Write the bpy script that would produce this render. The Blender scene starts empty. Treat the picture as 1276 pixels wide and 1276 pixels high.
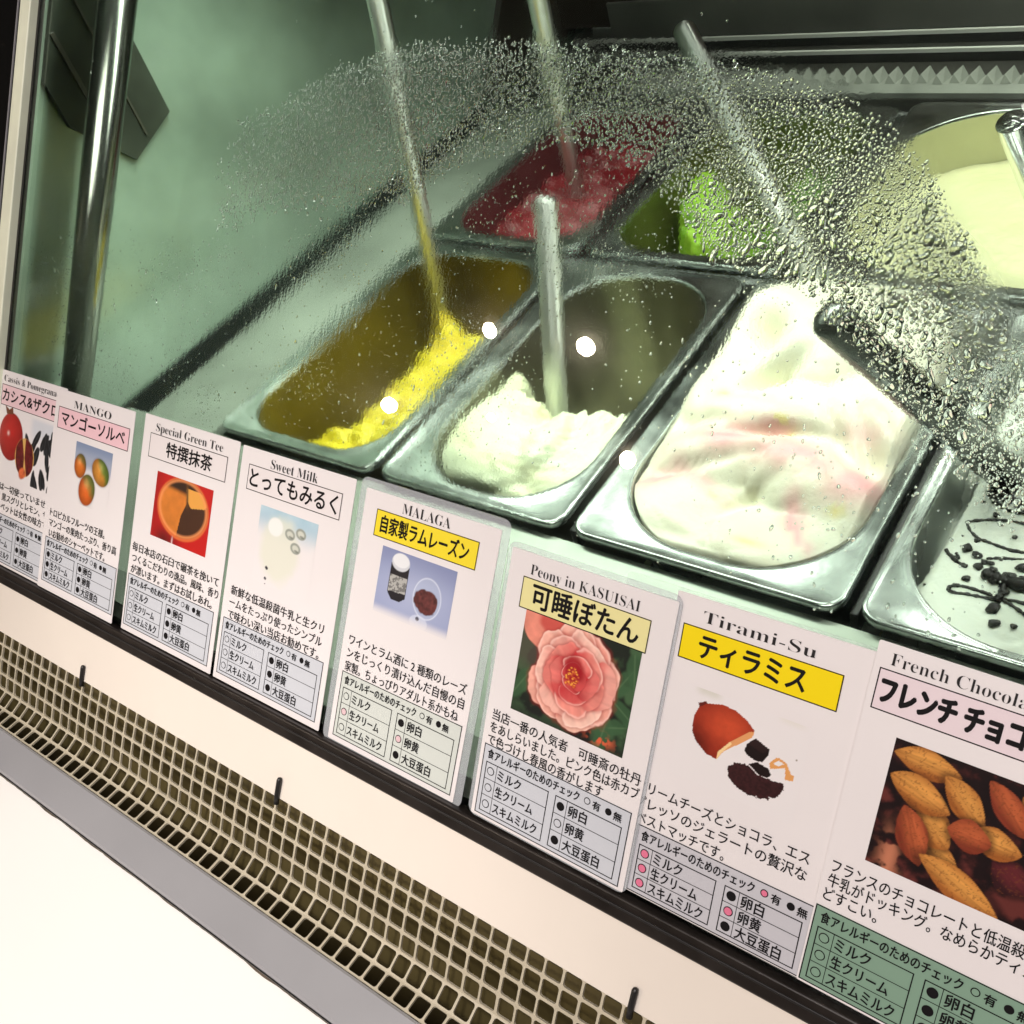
import bpy, bmesh, math, random
import numpy as np
from mathutils import Matrix, Vector

random.seed(7)
SC = bpy.context.scene
COL = SC.collection
MM = 0.001
TH = math.radians(47.5)                      # tilt of the front glass against the horizontal
CT, ST = math.cos(TH), math.sin(TH)
UV = Vector((0, CT, ST)); NV = Vector((0, -ST, CT))   # up the glass, out of the glass

# ------------------------------------------------------------------ camera
cam_d = bpy.data.cameras.new('camera'); cam = bpy.data.objects.new('camera', cam_d); COL.objects.link(cam)
right = Vector((0.79244287, 0.54897993, -0.2658107))
down = Vector((0.2357495, -0.67759808, -0.69662257))
fwd = Vector((-0.56254463, 0.48936885, -0.66637952))
M = Matrix((right, -down, -fwd)).transposed().to_4x4()
M.translation = Vector((0.27518991, -0.14101382, 0.46038812))
cam.matrix_world = M
cam_d.sensor_width = 36; cam_d.angle = math.radians(54.1546); cam_d.clip_start = 0.01; cam_d.clip_end = 60
SC.camera = cam
# ------------------------------------------------------------------ world, exposure
w = bpy.data.worlds.new('World'); SC.world = w; w.use_nodes = True
bg = w.node_tree.nodes['Background']; bg.inputs[0].default_value = (0.62, 0.72, 0.66, 1); bg.inputs[1].default_value = 0.010
SC.view_settings.view_transform = 'Standard'; SC.view_settings.look = 'None'
SC.view_settings.exposure = 0; SC.view_settings.gamma = 1
SC.cycles.max_bounces = 14; SC.cycles.transmission_bounces = 10; SC.cycles.transparent_max_bounces = 16
SC.cycles.glossy_bounces = 6; SC.cycles.diffuse_bounces = 4
SC.cycles.caustics_reflective = False; SC.cycles.caustics_refractive = False
SC.cycles.sample_clamp_indirect = 6
# ------------------------------------------------------------------ lamps
def area(name, loc, target, sx, sy, power, col):
    l = bpy.data.lights.new(name, 'AREA'); l.shape = 'RECTANGLE'; l.size = sx; l.size_y = sy
    l.energy = power; l.color = col
    o = bpy.data.objects.new(name, l); COL.objects.link(o); o.location = loc
    d = Vector(target) - Vector(loc)
    o.rotation_euler = d.to_track_quat('-Z', 'Y').to_euler()
    return o
area('room_lamp', (0.45, -0.72, 1.75), (-0.05, 0, 0.0), 1.2, 0.8, 34, (1.0, 0.91, 0.88))
area('case_light', (0.29, 0.43, 0.43), (0.22, 0.19, 0.0), 0.50, 0.04, 2.8, (0.97, 1.0, 0.91)).data.spread = math.radians(168)
area('case_light', (0.16, 0.76, 0.455), (0.12, 0.62, 0.0), 0.40, 0.04, 1.3, (0.97, 1.0, 0.88)).data.spread = math.radians(120)  # unseen rear lamp, added to brighten the back pans
area('case_light', (-0.26, 0.43, 0.43), (-0.25, 0.20, 0.0), 0.50, 0.04, 2.9, (0.93, 1.0, 0.88)).data.spread = math.radians(140)
sp = bpy.data.lights.new('shelf_fill_spot', 'SPOT'); sp.energy = 75; sp.color = (1.0, 0.94, 0.88); sp.spot_size = math.radians(26); sp.spot_blend = 1.0; sp.shadow_soft_size = 0.05  # unseen spot, added to brighten the shelf and cream strip
spo = bpy.data.objects.new('shelf_fill_spot', sp); COL.objects.link(spo); spo.location = (-0.15, -0.75, 1.7)
spo.rotation_euler = (Vector((-0.22, -0.17, -0.07)) - spo.location).to_track_quat('-Z', 'Y').to_euler()

# ------------------------------------------------------------------ helpers
def lin(c):
    c = np.asarray(c, float) / 255.0
    return np.where(c <= 0.04045, c / 12.92, ((c + 0.055) / 1.055) ** 2.4)
def L4(r, g, b): return tuple(float(v) for v in lin((r, g, b))) + (1.0,)
MATS = {}
def mat(name, col, rough=0.5, metal=0.0, spec=0.5, coat=0.0, bump=0, bscale=50, var=0.0, vscale=8, sss=0, emit=None, attr=None, aniso=0):
    if name in MATS: return MATS[name]
    m = bpy.data.materials.new(name); m.use_nodes = True; nt = m.node_tree; N = nt.nodes; b = N['Principled BSDF']
    b.inputs['Base Color'].default_value = col; b.inputs['Roughness'].default_value = rough
    b.inputs['Metallic'].default_value = metal; b.inputs['Specular IOR Level'].default_value = spec
    b.inputs['Coat Weight'].default_value = coat; b.inputs['Coat Roughness'].default_value = 0.08
    if sss: b.inputs['Subsurface Weight'].default_value = sss; b.inputs['Subsurface Scale'].default_value = 0.006; b.inputs['Subsurface Radius'].default_value = (1, 1, 0.8)
    if emit: b.inputs['Emission Color'].default_value = col; b.inputs['Emission Strength'].default_value = emit
    tc = N.new('ShaderNodeTexCoord')
    if aniso:
        b.inputs['Anisotropic'].default_value = aniso; tz = N.new('ShaderNodeCombineXYZ'); tz.inputs[2].default_value = 1.0; nt.links.new(tz.outputs[0], b.inputs['Tangent'])
    if attr:
        a = N.new('ShaderNodeAttribute'); a.attribute_name = attr; nt.links.new(a.outputs['Color'], b.inputs['Base Color'])
    elif var:
        n = N.new('ShaderNodeTexNoise'); n.inputs['Scale'].default_value = vscale; n.inputs['Detail'].default_value = 6
        nt.links.new(tc.outputs['Object'], n.inputs['Vector'])
        r = N.new('ShaderNodeMapRange'); r.inputs[1].default_value = 0.3; r.inputs[2].default_value = 0.7
        r.inputs[3].default_value = 1 - var; r.inputs[4].default_value = 1 + var * 0.6
        nt.links.new(n.outputs['Fac'], r.inputs[0])
        mx = N.new('ShaderNodeVectorMath'); mx.operation = 'SCALE'; mx.inputs[0].default_value = col[:3]
        nt.links.new(r.outputs[0], mx.inputs['Scale']); nt.links.new(mx.outputs[0], b.inputs['Base Color'])
        rr = N.new('ShaderNodeMapRange'); rr.inputs[3].default_value = max(0.02, rough - 0.08); rr.inputs[4].default_value = rough + 0.12
        nt.links.new(n.outputs['Fac'], rr.inputs[0]); nt.links.new(rr.outputs[0], b.inputs['Roughness'])
    if bump:
        n2 = N.new('ShaderNodeTexNoise'); n2.inputs['Scale'].default_value = bscale; n2.inputs['Detail'].default_value = 5
        nt.links.new(tc.outputs['Object'], n2.inputs['Vector'])
        bp = N.new('ShaderNodeBump'); bp.inputs['Strength'].default_value = bump; bp.inputs['Distance'].default_value = 0.002
        nt.links.new(n2.outputs['Fac'], bp.inputs['Height']); nt.links.new(bp.outputs[0], b.inputs['Normal'])
    MATS[name] = m
    return m

def mesh_obj(name, verts, faces, material, parent=None, smooth=False, scale=MM, colors=None):
    me = bpy.data.meshes.new(name)
    v = np.asarray(verts, dtype=np.float32).reshape(-1, 3) * scale
    if isinstance(faces, np.ndarray) and faces.ndim == 2:
        nf, k = faces.shape
        me.vertices.add(len(v)); me.vertices.foreach_set('co', v.ravel())
        me.loops.add(nf * k); me.loops.foreach_set('vertex_index', faces.astype(np.int32).ravel())
        me.polygons.add(nf); me.polygons.foreach_set('loop_start', np.arange(0, nf * k, k, dtype=np.int32))
        me.update(calc_edges=True)
    else:
        me.from_pydata([tuple(map(float, a)) for a in v], [], [tuple(f) for f in faces]); me.update()
    me.validate()
    me.polygons.foreach_set('use_smooth', [smooth] * len(me.polygons))
    if colors is not None:
        a = me.color_attributes.new('paint', 'FLOAT_COLOR', 'POINT')
        a.data.foreach_set('color', np.asarray(colors, dtype=np.float32).ravel())
    if material is not None: me.materials.append(material)
    o = bpy.data.objects.new(name, me); COL.objects.link(o)
    if parent is not None: o.parent = parent
    return o
def thing(name, label, cat, loc=(0, 0, 0), group=None, mw=None):
    o = bpy.data.objects.new(name, None); COL.objects.link(o); o.empty_display_size = 0.01
    if mw is not None: o.matrix_world = mw
    else: o.location = Vector(loc) * MM
    o['label'] = label; o['category'] = cat
    if group: o['group'] = group
    return o
def tag(o, label, cat, group=None, kind=None):
    o['label'] = label; o['category'] = cat
    if group: o['group'] = group
    if kind: o['kind'] = kind
    return o
def box_vf(x0, x1, y0, y1, z0, z1):
    v = [(x, y, z) for x in (x0, x1) for y in (y0, y1) for z in (z0, z1)]
    f = [(0, 1, 3, 2), (4, 6, 7, 5), (0, 4, 5, 1), (2, 3, 7, 6), (0, 2, 6, 4), (1, 5, 7, 3)]
    return v, f
def box(name, x0, x1, y0, y1, z0, z1, m, parent=None, bevel=0.0, seg=2):
    v, f = box_vf(x0, x1, y0, y1, z0, z1)
    if not bevel: return mesh_obj(name, v, f, m, parent)
    bm = bmesh.new(); vs = [bm.verts.new(Vector(a) * MM) for a in v]
    for q in f: bm.faces.new([vs[i] for i in q])
    bmesh.ops.recalc_face_normals(bm, faces=bm.faces)
    bmesh.ops.bevel(bm, geom=bm.edges[:], offset=bevel * MM, segments=seg, affect='EDGES', profile=0.5)
    me = bpy.data.meshes.new(name); bm.to_mesh(me); bm.free(); me.materials.append(m)
    me.polygons.foreach_set('use_smooth', [True] * len(me.polygons))
    o = bpy.data.objects.new(name, me); COL.objects.link(o)
    if parent: o.parent = parent
    md = o.modifiers.new('wn', 'WEIGHTED_NORMAL'); md.keep_sharp = True
    return o
def extrude_x(name, prof, x0, x1, m, parent=None, smooth=False, nx=1):
    # closed profile in (y, z), swept along x
    n = len(prof); v = []; f = []
    for i in range(nx + 1):
        x = x0 + (x1 - x0) * i / nx
        v += [(x, y, z) for y, z in prof]
    for i in range(nx):
        for k in range(n):
            k2 = (k + 1) % n
            f.append((i * n + k, i * n + k2, (i + 1) * n + k2, (i + 1) * n + k))
    f.append(tuple(range(n - 1, -1, -1))); f.append(tuple(nx * n + k for k in range(n)))
    o = mesh_obj(name, v, f, m, parent, smooth)
    bm = bmesh.new(); bm.from_mesh(o.data); bmesh.ops.recalc_face_normals(bm, faces=bm.faces); bm.to_mesh(o.data); bm.free()
    return o
def tube_vf(path, rads, n=24, cap=True):
    path = [Vector(p) for p in path]; v = []; f = []
    t0 = (path[1] - path[0]).normalized(); a = t0.orthogonal().normalized()
    for i, p in enumerate(path):
        t = (path[min(i + 1, len(path) - 1)] - path[max(i - 1, 0)]).normalized()
        a = (a - t * a.dot(t)).normalized(); b = t.cross(a)
        r = rads[i] if hasattr(rads, '__len__') else rads
        for k in range(n):
            an = 2 * math.pi * k / n
            v.append(p + (a * math.cos(an) + b * math.sin(an)) * r)
    for i in range(len(path) - 1):
        for k in range(n):
            k2 = (k + 1) % n
            f.append((i * n + k, i * n + k2, (i + 1) * n + k2, (i + 1) * n + k))
    if cap:
        f.append(tuple(range(n - 1, -1, -1))); f.append(tuple((len(path) - 1) * n + k for k in range(n)))
    return v, f
def tube(name, path, rads, m, parent=None, n=24, cap=True):
    v, f = tube_vf(path, rads, n, cap)
    return mesh_obj(name, v, f, m, parent, True)

class VN:
    def __init__(s, seed):
        s.r = np.random.RandomState(seed).rand(256, 256)
    def __call__(s, x, y):
        xi = np.floor(x).astype(int); yi = np.floor(y).astype(int); fx = x - xi; fy = y - yi
        fx = fx * fx * (3 - 2 * fx); fy = fy * fy * (3 - 2 * fy)
        a = s.r[xi % 256, yi % 256]; b = s.r[(xi + 1) % 256, yi % 256]; c = s.r[xi % 256, (yi + 1) % 256]; d = s.r[(xi + 1) % 256, (yi + 1) % 256]
        return (a * (1 - fx) + b * fx) * (1 - fy) + (c * (1 - fx) + d * fx) * fy
def fbm(x, y, seed=0, oct=4, ridged=False):
    s = 0; a = 0.5; t = 0
    for i in range(oct):
        n = VN(seed * 17 + i)(x * 2 ** i + 31.7 * i, y * 2 ** i + 11.3 * i)
        if ridged: n = 1 - np.abs(2 * n - 1)
        s = s + a * n; t += a; a *= 0.5
    return s / t
def sstep(a, b, x):
    t = np.clip((x - a) / (b - a), 0, 1); return t * t * (3 - 2 * t)

# ------------------------------------------------------------------ materials
steel = mat('brushed_steel', (0.62, 0.66, 0.64, 1), 0.26, 1.0, bump=0.06, bscale=240, var=0.14, vscale=22)
steel_rim = mat('pan_rim_steel', (0.64, 0.69, 0.66, 1), 0.20, 1.0, bump=0.08, bscale=70, var=0.38, vscale=34)
chrome = mat('polished_steel', (0.74, 0.75, 0.72, 1), 0.13, 1.0, bump=0.02, bscale=60, var=0.05, vscale=20)
turned_steel = mat('turned_steel', (0.74, 0.75, 0.72, 1), 0.30, 1.0, aniso=0.98, bump=0.03, bscale=120)
post_steel = mat('post_steel', (0.30, 0.31, 0.28, 1), 0.20, 1.0, bump=0.02, bscale=60)
dark_steel = mat('dull_steel', (0.30, 0.31, 0.30, 1), 0.38, 1.0, bump=0.08, bscale=200, var=0.2, vscale=14)
blackm = mat('black_rubber', (0.012, 0.011, 0.011, 1), 0.42, bump=0.05, bscale=90)
black_gloss = mat('black_frame', (0.004, 0.004, 0.004, 1), 0.3, spec=0.3)
railm = mat('black_sill', (0.018, 0.014, 0.012, 1), 0.33, spec=0.45, bump=0.03, bscale=300, var=0.3, vscale=60)
cream = mat('cream_enamel', (0.80, 0.735, 0.655, 1), 0.30, spec=0.5, var=0.03, vscale=9)
grillem = mat('cream_plastic', (0.50, 0.45, 0.34, 1), 0.42, bump=0.04, bscale=120, var=0.1, vscale=25)
olive = mat('olive_duct', (0.105, 0.082, 0.032, 1), 0.34, var=0.35, vscale=7)
greylip = mat('grey_metal', (0.42, 0.42, 0.44, 1), 0.32, metal=0.3, var=0.05, vscale=12)
whitem = mat('white_counter', (0.82, 0.81, 0.78, 1), 0.4, var=0.01, vscale=6)
beadm = mat('grey_bead', (0.42, 0.38, 0.33, 1), 0.5, var=0.35, vscale=70)
frame_pale = mat('pale_edge', (0.80, 0.84, 0.66, 1), 0.4, var=0.08, vscale=30)
wallm = mat('green_wall', (0.33, 0.44, 0.345, 1), 0.16, spec=0.9, coat=0.6, var=0.5, vscale=6)  # strong tone variation imitates patchy reflections in the wall
basinm = mat('basin_dark', (0.035, 0.032, 0.028, 1), 0.5, var=0.3, vscale=15)
brownm = mat('brown_back', (0.045, 0.032, 0.024, 1), 0.28, var=0.3, vscale=6)
ledgem = mat('satin_ledge', (0.40, 0.44, 0.38, 1), 0.32, 0.2, bump=0.10, bscale=60, var=0.25, vscale=14)
gasketm = mat('grey_gasket', (0.26, 0.27, 0.24, 1), 0.6, bump=0.1, bscale=100, var=0.3, vscale=40)

paper_m = mat('card_paper', (0.80, 0.765, 0.765, 1), 0.42, spec=0.4, var=0.012, vscale=25)
ink = mat('black_ink', (0.005, 0.004, 0.005, 1), 0.6, spec=0.2)
ink_soft = mat('dark_ink', (0.022, 0.020, 0.021, 1), 0.6, spec=0.2)
print_m = mat('printed_picture', (1, 1, 1, 1), 0.4, spec=0.4, attr='paint')

def flat_mat(name, r, g, b): return mat(name, L4(r, g, b), 0.42, spec=0.4)
def film(name, white, col=(0.9, 0.92, 0.95, 1), rough=0.08):
    m = bpy.data.materials.new(name); m.use_nodes = True; nt = m.node_tree; N = nt.nodes; N.clear()
    out = N.new('ShaderNodeOutputMaterial'); t = N.new('ShaderNodeBsdfTransparent'); d = N.new('ShaderNodeBsdfDiffuse')
    g = N.new('ShaderNodeBsdfGlossy'); g.inputs['Roughness'].default_value = rough
    d.inputs['Color'].default_value = col
    m1 = N.new('ShaderNodeMixShader'); m1.inputs[0].default_value = white
    nt.links.new(t.outputs[0], m1.inputs[1]); nt.links.new(d.outputs[0], m1.inputs[2])
    fr = N.new('ShaderNodeFresnel'); fr.inputs[0].default_value = 1.25
    m2 = N.new('ShaderNodeMixShader'); nt.links.new(fr.outputs[0], m2.inputs[0]); nt.links.new(m1.outputs[0], m2.inputs[1]); nt.links.new(g.outputs[0], m2.inputs[2])
    nt.links.new(m2.outputs[0], out.inputs[0]); return m
laminate = film('laminate_film', 0.30, (0.72, 0.76, 0.80, 1))
acrylic = film('acrylic', 0.12, (0.85, 0.92, 0.88, 1), 0.04)

def glass_slab_mat():
    m = bpy.data.materials.new('wet_glass'); m.use_nodes = True; nt = m.node_tree; N = nt.nodes; N.clear(); lk = nt.links.new
    out = N.new('ShaderNodeOutputMaterial'); g = N.new('ShaderNodeBsdfGlass'); g.inputs['IOR'].default_value = 1.48
    g.inputs['Color'].default_value = (0.93, 0.975, 0.94, 1)
    a = N.new('ShaderNodeAttribute'); a.attribute_name = 'paint'        # R wetness, G fog, B blur
    sp = N.new('ShaderNodeSeparateColor'); lk(a.outputs['Color'], sp.inputs[0])
    tc = N.new('ShaderNodeTexCoord'); mp = N.new('ShaderNodeMapping'); mp.inputs['Scale'].default_value = (330, 120, 1)
    lk(tc.outputs['Object'], mp.inputs['Vector'])
    n1 = N.new('ShaderNodeTexNoise'); n1.inputs['Scale'].default_value = 1; n1.inputs['Detail'].default_value = 4; lk(mp.outputs[0], n1.inputs['Vector'])
    n2 = N.new('ShaderNodeTexNoise'); n2.inputs['Scale'].default_value = 760; n2.inputs['Detail'].default_value = 3; lk(tc.outputs['Object'], n2.inputs['Vector'])
    ad = N.new('ShaderNodeMath'); ad.operation = 'MULTIPLY_ADD'; lk(n2.outputs['Fac'], ad.inputs[0]); ad.inputs[1].default_value = 0.6; lk(n1.outputs['Fac'], ad.inputs[2])
    bp = N.new('ShaderNodeBump'); bp.inputs['Distance'].default_value = 0.00075; lk(ad.outputs[0], bp.inputs['Height']); lk(sp.outputs[0], bp.inputs['Strength'])
    lk(bp.outputs[0], g.inputs['Normal'])
    lk(sp.outputs[2], g.inputs['Roughness'])
    g2 = N.new('ShaderNodeBsdfGlass'); g2.inputs['IOR'].default_value = 1.48; g2.inputs['Color'].default_value = (0.93, 0.975, 0.94, 1); g2.inputs['Roughness'].default_value = 0.14
    gm_ = N.new('ShaderNodeMixShader'); gm_.inputs[0].default_value = 0.05; lk(g.outputs[0], gm_.inputs[1]); lk(g2.outputs[0], gm_.inputs[2])
    d = N.new('ShaderNodeBsdfTranslucent'); d.inputs['Color'].default_value = (0.80, 0.86, 0.80, 1)
    d2 = N.new('ShaderNodeBsdfDiffuse'); d2.inputs['Color'].default_value = (0.80, 0.86, 0.80, 1)
    mxd = N.new('ShaderNodeMixShader'); mxd.inputs[0].default_value = 0.6; lk(d.outputs[0], mxd.inputs[1]); lk(d2.outputs[0], mxd.inputs[2])
    mx = N.new('ShaderNodeMixShader'); lk(sp.outputs[1], mx.inputs[0]); lk(gm_.outputs[0], mx.inputs[1]); lk(mxd.outputs[0], mx.inputs[2])
    lk(mx.outputs[0], out.inputs[0]); return m
def clear_glass(name, ior, col=(1, 1, 1, 1), rough=0.0):
    m = bpy.data.materials.new(name); m.use_nodes = True; nt = m.node_tree; N = nt.nodes; N.clear()
    out = N.new('ShaderNodeOutputMaterial'); g = N.new('ShaderNodeBsdfGlass'); g.inputs['IOR'].default_value = ior; g.inputs['Color'].default_value = col
    g.inputs['Roughness'].default_value = rough
    nt.links.new(g.outputs[0], out.inputs[0]); return m

# ------------------------------------------------------------------ display case
case = thing('display_case', 'refrigerated gelato display case with tilted misted front glass and cream mesh vent', 'display case')
GF = Matrix((Vector((1, 0, 0)), UV, NV)).transposed().to_4x4()          # glass frame: (along, up the glass, outward)
def gm(x, s, n=0):
    m = GF.copy(); m.translation = (Vector((x, 0, 0)) + UV * s + NV * n) * MM; return m
def P2(s, n=0):                                                        # (y, z) of a point on the glass
    return (s * CT - n * ST, s * ST + n * CT)
X0, X1 = -521, 470
# end wall, seen through the glass
prof = [P2(-8, -7), P2(760, -7), (1150, P2(760, -7)[1]), (1150, -160), (-5, -160)]
v = []; f = []
for x in (-521, -540): v += [(x, y, z) for y, z in prof]
n = len(prof); f = [tuple(range(n)), tuple(range(2 * n - 1, n - 1, -1))] + [(i, i + n, (i + 1) % n + n, (i + 1) % n) for i in range(n)]
mesh_obj('end_panel', v, f, wallm, case)
o = box('panel_edge', -537, -522, -14, 760, -6, 7, frame_pale, case, 1.2); o.matrix_world = gm(0, 0) @ Matrix.Identity(4)
o = box('end_trim', -900, -538.5, -12, 760, -12, 3, black_gloss, case, 1.5); o.matrix_world = gm(0, 0)
o = box('trim_bead', -546, -545, -10, 760, 3.2, 4.2, greylip, case); o.matrix_world = gm(0, 0)
o = box('glass_edge_seal', -521.5, -519, -6, 760, -6, 0.8, blackm, case); o.matrix_world = gm(0, 0)
# black gasket band at the foot of the end wall
box('wall_gasket', -520.5, -516, 30, 733, -14, 24, mat('matt_gasket', (0.010, 0.012, 0.012, 1), 0.7, spec=0.2), case, 1.5)
v, f = box_vf(-520.6, -512, 0, 1, 0, 1); v = [(x, (732 if z == 0 else 1180) + (420 if y == 1 else 0), (22 if z == 0 else 540)) for x, y, z in v]
mesh_obj('rear_reflection', v, f, brownm, case)  # brown slab imitating a dark reflection at the wall's rear end
box('rear_upright', -520, X1 + 60, 906, 912, 33, 560, brownm, case)
box('rear_kick_plate', -440, X1 + 60, 901, 905.5, 20.3, 62, mat('kick_steel', (0.22, 0.22, 0.20, 1), 0.4, 0.5, var=0.2, vscale=12), case, 1)
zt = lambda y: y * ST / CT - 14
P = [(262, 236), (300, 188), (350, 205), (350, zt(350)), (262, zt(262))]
mesh_obj('reflection_plate', [(x, y, z) for x in (-520.8, -516.5) for y, z in P], [(0, 1, 2, 3, 4), (9, 8, 7, 6, 5)] + [(i, i + 5, (i + 1) % 5 + 5, (i + 1) % 5) for i in range(5)], mat('reflection_dark', (0.05, 0.058, 0.043, 1), 0.4, spec=0.25, var=0.4, vscale=30), case)  # dark plate imitating a slanted dark reflection in the end wall
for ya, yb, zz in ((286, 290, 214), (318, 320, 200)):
    box('reflection_rib', -516.6, -515, ya, yb, zz, zt(ya), mat('reflection_streak', (0.07, 0.065, 0.05, 1), 0.35, spec=0.5), case, 0.4)  # thin streaks within the imitated reflection
# ledges round the pans
extrude_x('front_ledge', [(4, 4), (34, 16), (164, 21), (172.5, 21.5), (172.5, -14), (4, -14)], X0 + 6, X1, ledgem, case)
extrude_x('front_channel', [(172.8, 4), (173.6, 4), (173.6, -20), (172.8, -20)], X0 + 6, X1, dark_steel, case)
v = [(-516, 172, 4), (-516, 735, 4), (-500, 735, 14), (-500, 172, 14), (-396, 172, 22), (-396, 735, 22), (-394, 735, 16), (-394, 172, 16)]
mesh_obj('side_ledge', v, [(0, 3, 2, 1), (3, 4, 5, 2), (4, 7, 6, 5)], ledgem, case)
box('divider_bar', -394, X1, 451, 459, 8, 24, dark_steel, case, 1.5)
box('rear_bar', -394, X1, 722, 728, 6, 22, dark_steel, case, 1.5)
for x in (-212, -47, 133):
    box('support_bar', x - 2.5, x + 2.5, 182, 450, 4, 20, blackm, case, 1.0)
for x in (-212, -28):
    box('support_bar', x - 2.5, x + 2.5, 460, 722, 4, 20, blackm, case, 1.0)
v, f = box_vf(-516, X1 + 60, 150, 1140, -190, -180); mesh_obj('basin_floor', v, f, basinm, case)
v, f = box_vf(-516, X1 + 60, 1130, 1140, -180, 560); mesh_obj('rear_panel', v, f, brownm, case)
# rear door track: stepped black profile with edge highlights put in as pale strips
extrude_x('track_base', [(729, -30), (729, 10), (742, 14), (742, 26), (800, 26), (800, 20), (1000, 20), (1000, -30)], -500, X1 + 60, basinm, case)
extrude_x('serrated_strip', [(743, 26.3), (743, 31), (752, 35), (768, 35), (768, 26.3)], -330, X1 + 60, gasketm, case)
tv = [(0, 752, 35.1), (9, 752, 35.1), (11.5, 768, 35.1), (5, 768, 35.1), (2.5, 755, 42), (6.5, 768, 44)]
tf = [(0, 1, 4), (1, 2, 5, 4), (2, 3, 5), (3, 0, 4, 5), (0, 3, 2, 1)]
tooth = mesh_obj('tooth', tv, tf, gasketm, case)
tooth.location = (-0.325, 0, 0)
for i in range(1, 56):
    c = tooth.copy(); COL.objects.link(c); c.parent = case; c.location = ((-325 + 14 * i) * MM, random.uniform(-1, 1) * MM, 0)
for y, z in ((832, 32), (872, 32)):
    box('track_rail', -470, X1 + 60, y - 4, y + 4, 20.2, z - 3, black_gloss, case)
    box('rail_lip_glint', -470, X1 + 60, y - 6.0, y - 2.5, z - 2.4, z + 1.2, mat('rail_lip_glint', (0.85, 0.85, 0.80, 1), 0.5), case)  # metal rail edge, its highlight put into the pale colour
box('track_cover', -470, X1 + 60, 905, 1128, 20.3, 33, dark_steel, case, 2)
# chrome support post just behind the glass
tube('support_post', [P for P in [Vector((-464, *P2(s, -30))) for s in (60, 300, 760)]], [10, 13, 17], post_steel, case, 32)
tube('post_foot', [Vector((-464, *P2(60, -30))), Vector((-464, *P2(70, -30)))], 16, dark_steel, case, 32)

# glass pane: outer face flat, inner face a fine sheet carrying the wetness map
gx0, gx1, gs0, gs1 = -520, 470, -4, 760
nx, ns = 331, 255
gx = np.linspace(gx0, gx1, nx); gs = np.linspace(gs0, gs1, ns); GX, GS = np.meshgrid(gx, gs, indexing='ij')
inner = np.stack([GX.ravel(), GS.ravel(), np.full(GX.size, -5.0)], 1)
idx = np.arange(nx * ns).reshape(nx, ns)
q = np.stack([idx[:-1, :-1].ravel(), idx[:-1, 1:].ravel(), idx[1:, 1:].ravel(), idx[1:, :-1].ravel()], 1)
outer = np.array([(gx0, gs0, 0), (gx1, gs0, 0), (gx1, gs1, 0), (gx0, gs1, 0)], float)
V = np.vstack([inner, outer]); b0 = nx * ns
F = np.vstack([q, [[b0, b0 + 1, b0 + 2, b0 + 3]]])
def blob(x, s, cx, cs, rx, rs, p=1.0):
    return np.exp(-(((x - cx) / rx) ** 2 + ((s - cs) / rs) ** 2) * p)
upper = np.interp(gx, [-521, -340, -247, -189, -129, -63, -5, 43, 78, 108, 134, 154, 166, 201, 300, 470], [300, 330, 361, 388, 398, 397, 391, 385, 379, 371, 358, 340, 325, 281, 250, 230])
wetmask = sstep(8, -30, GS - upper[:, None])
nz = fbm(GX / 60, GS / 60, 3, 4)
wet = wetmask * (0.05 + 0.16 * sstep(0.40, 0.7, nz) + 0.20 * blob(GX, GS, -140, 235, 110, 70) + 0.10 * blob(GX, GS, -330, 260, 120, 90))
wet *= 1 - 0.85 * sstep(-20, 60, GX) * sstep(260, 200, GS)
fog = wetmask * (0.012 + 0.18 * blob(GX, GS, -450, 225, 75, 75) + 0.10 * blob(GX, GS, -300, 250, 120, 90) + 0.26 * blob(GX, GS, 175, 300, 55, 32)) * (0.6 + 0.8 * nz)
fog *= 1 - 0.8 * sstep(-60, 20, GX) * sstep(270, 210, GS)
blur = wetmask * (0.012 + 0.035 * sstep(0.4, 0.65, fbm(GX / 90, GS / 90, 9, 3)) + 0.10 * blob(GX, GS, -440, 230, 70, 70)) * (1 - 0.9 * sstep(-40, 30, GX) * sstep(270, 210, GS))
wet *= 0.34 * (0.40 + 0.60 * sstep(-260, -180, GX)); fog *= 0.32; blur *= 0.3
bandm = sstep(-46, -8, GS - upper[:, None]) * sstep(10, -12, GS - upper[:, None])
wet += 0.13 * bandm * sstep(-300, -200, GX) * (0.4 + 1.2 * nz)
fog += (0.012 + 0.09 * sstep(40, 140, GX)) * bandm * sstep(-300, -160, GX) * (0.3 + 1.4 * nz) + 0.30 * blob(GX, GS, 168, 300, 46, 36) * (0.7 + 0.6 * nz) + 0.05 * blob(GX, GS, -200, 345, 90, 45) * (0.4 + 1.2 * nz) + 0.05 * sstep(0.55, 0.72, fbm(GX / 26, (GS + 0.8 * GX) / 120, 14, 4)) * wetmask * sstep(-150, -300, GX)
blur += 0.05 * blob(GX, GS, 165, 292, 50, 36)
colr = np.zeros((len(V), 4)); colr[:b0, 0] = wet.ravel(); colr[:b0, 1] = fog.ravel(); colr[:b0, 2] = blur.ravel(); colr[:, 3] = 1
pane = mesh_obj('glass_pane', V, F, glass_slab_mat(), case, False, colors=colr)
pane.matrix_world = gm(0, 0)

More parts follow.
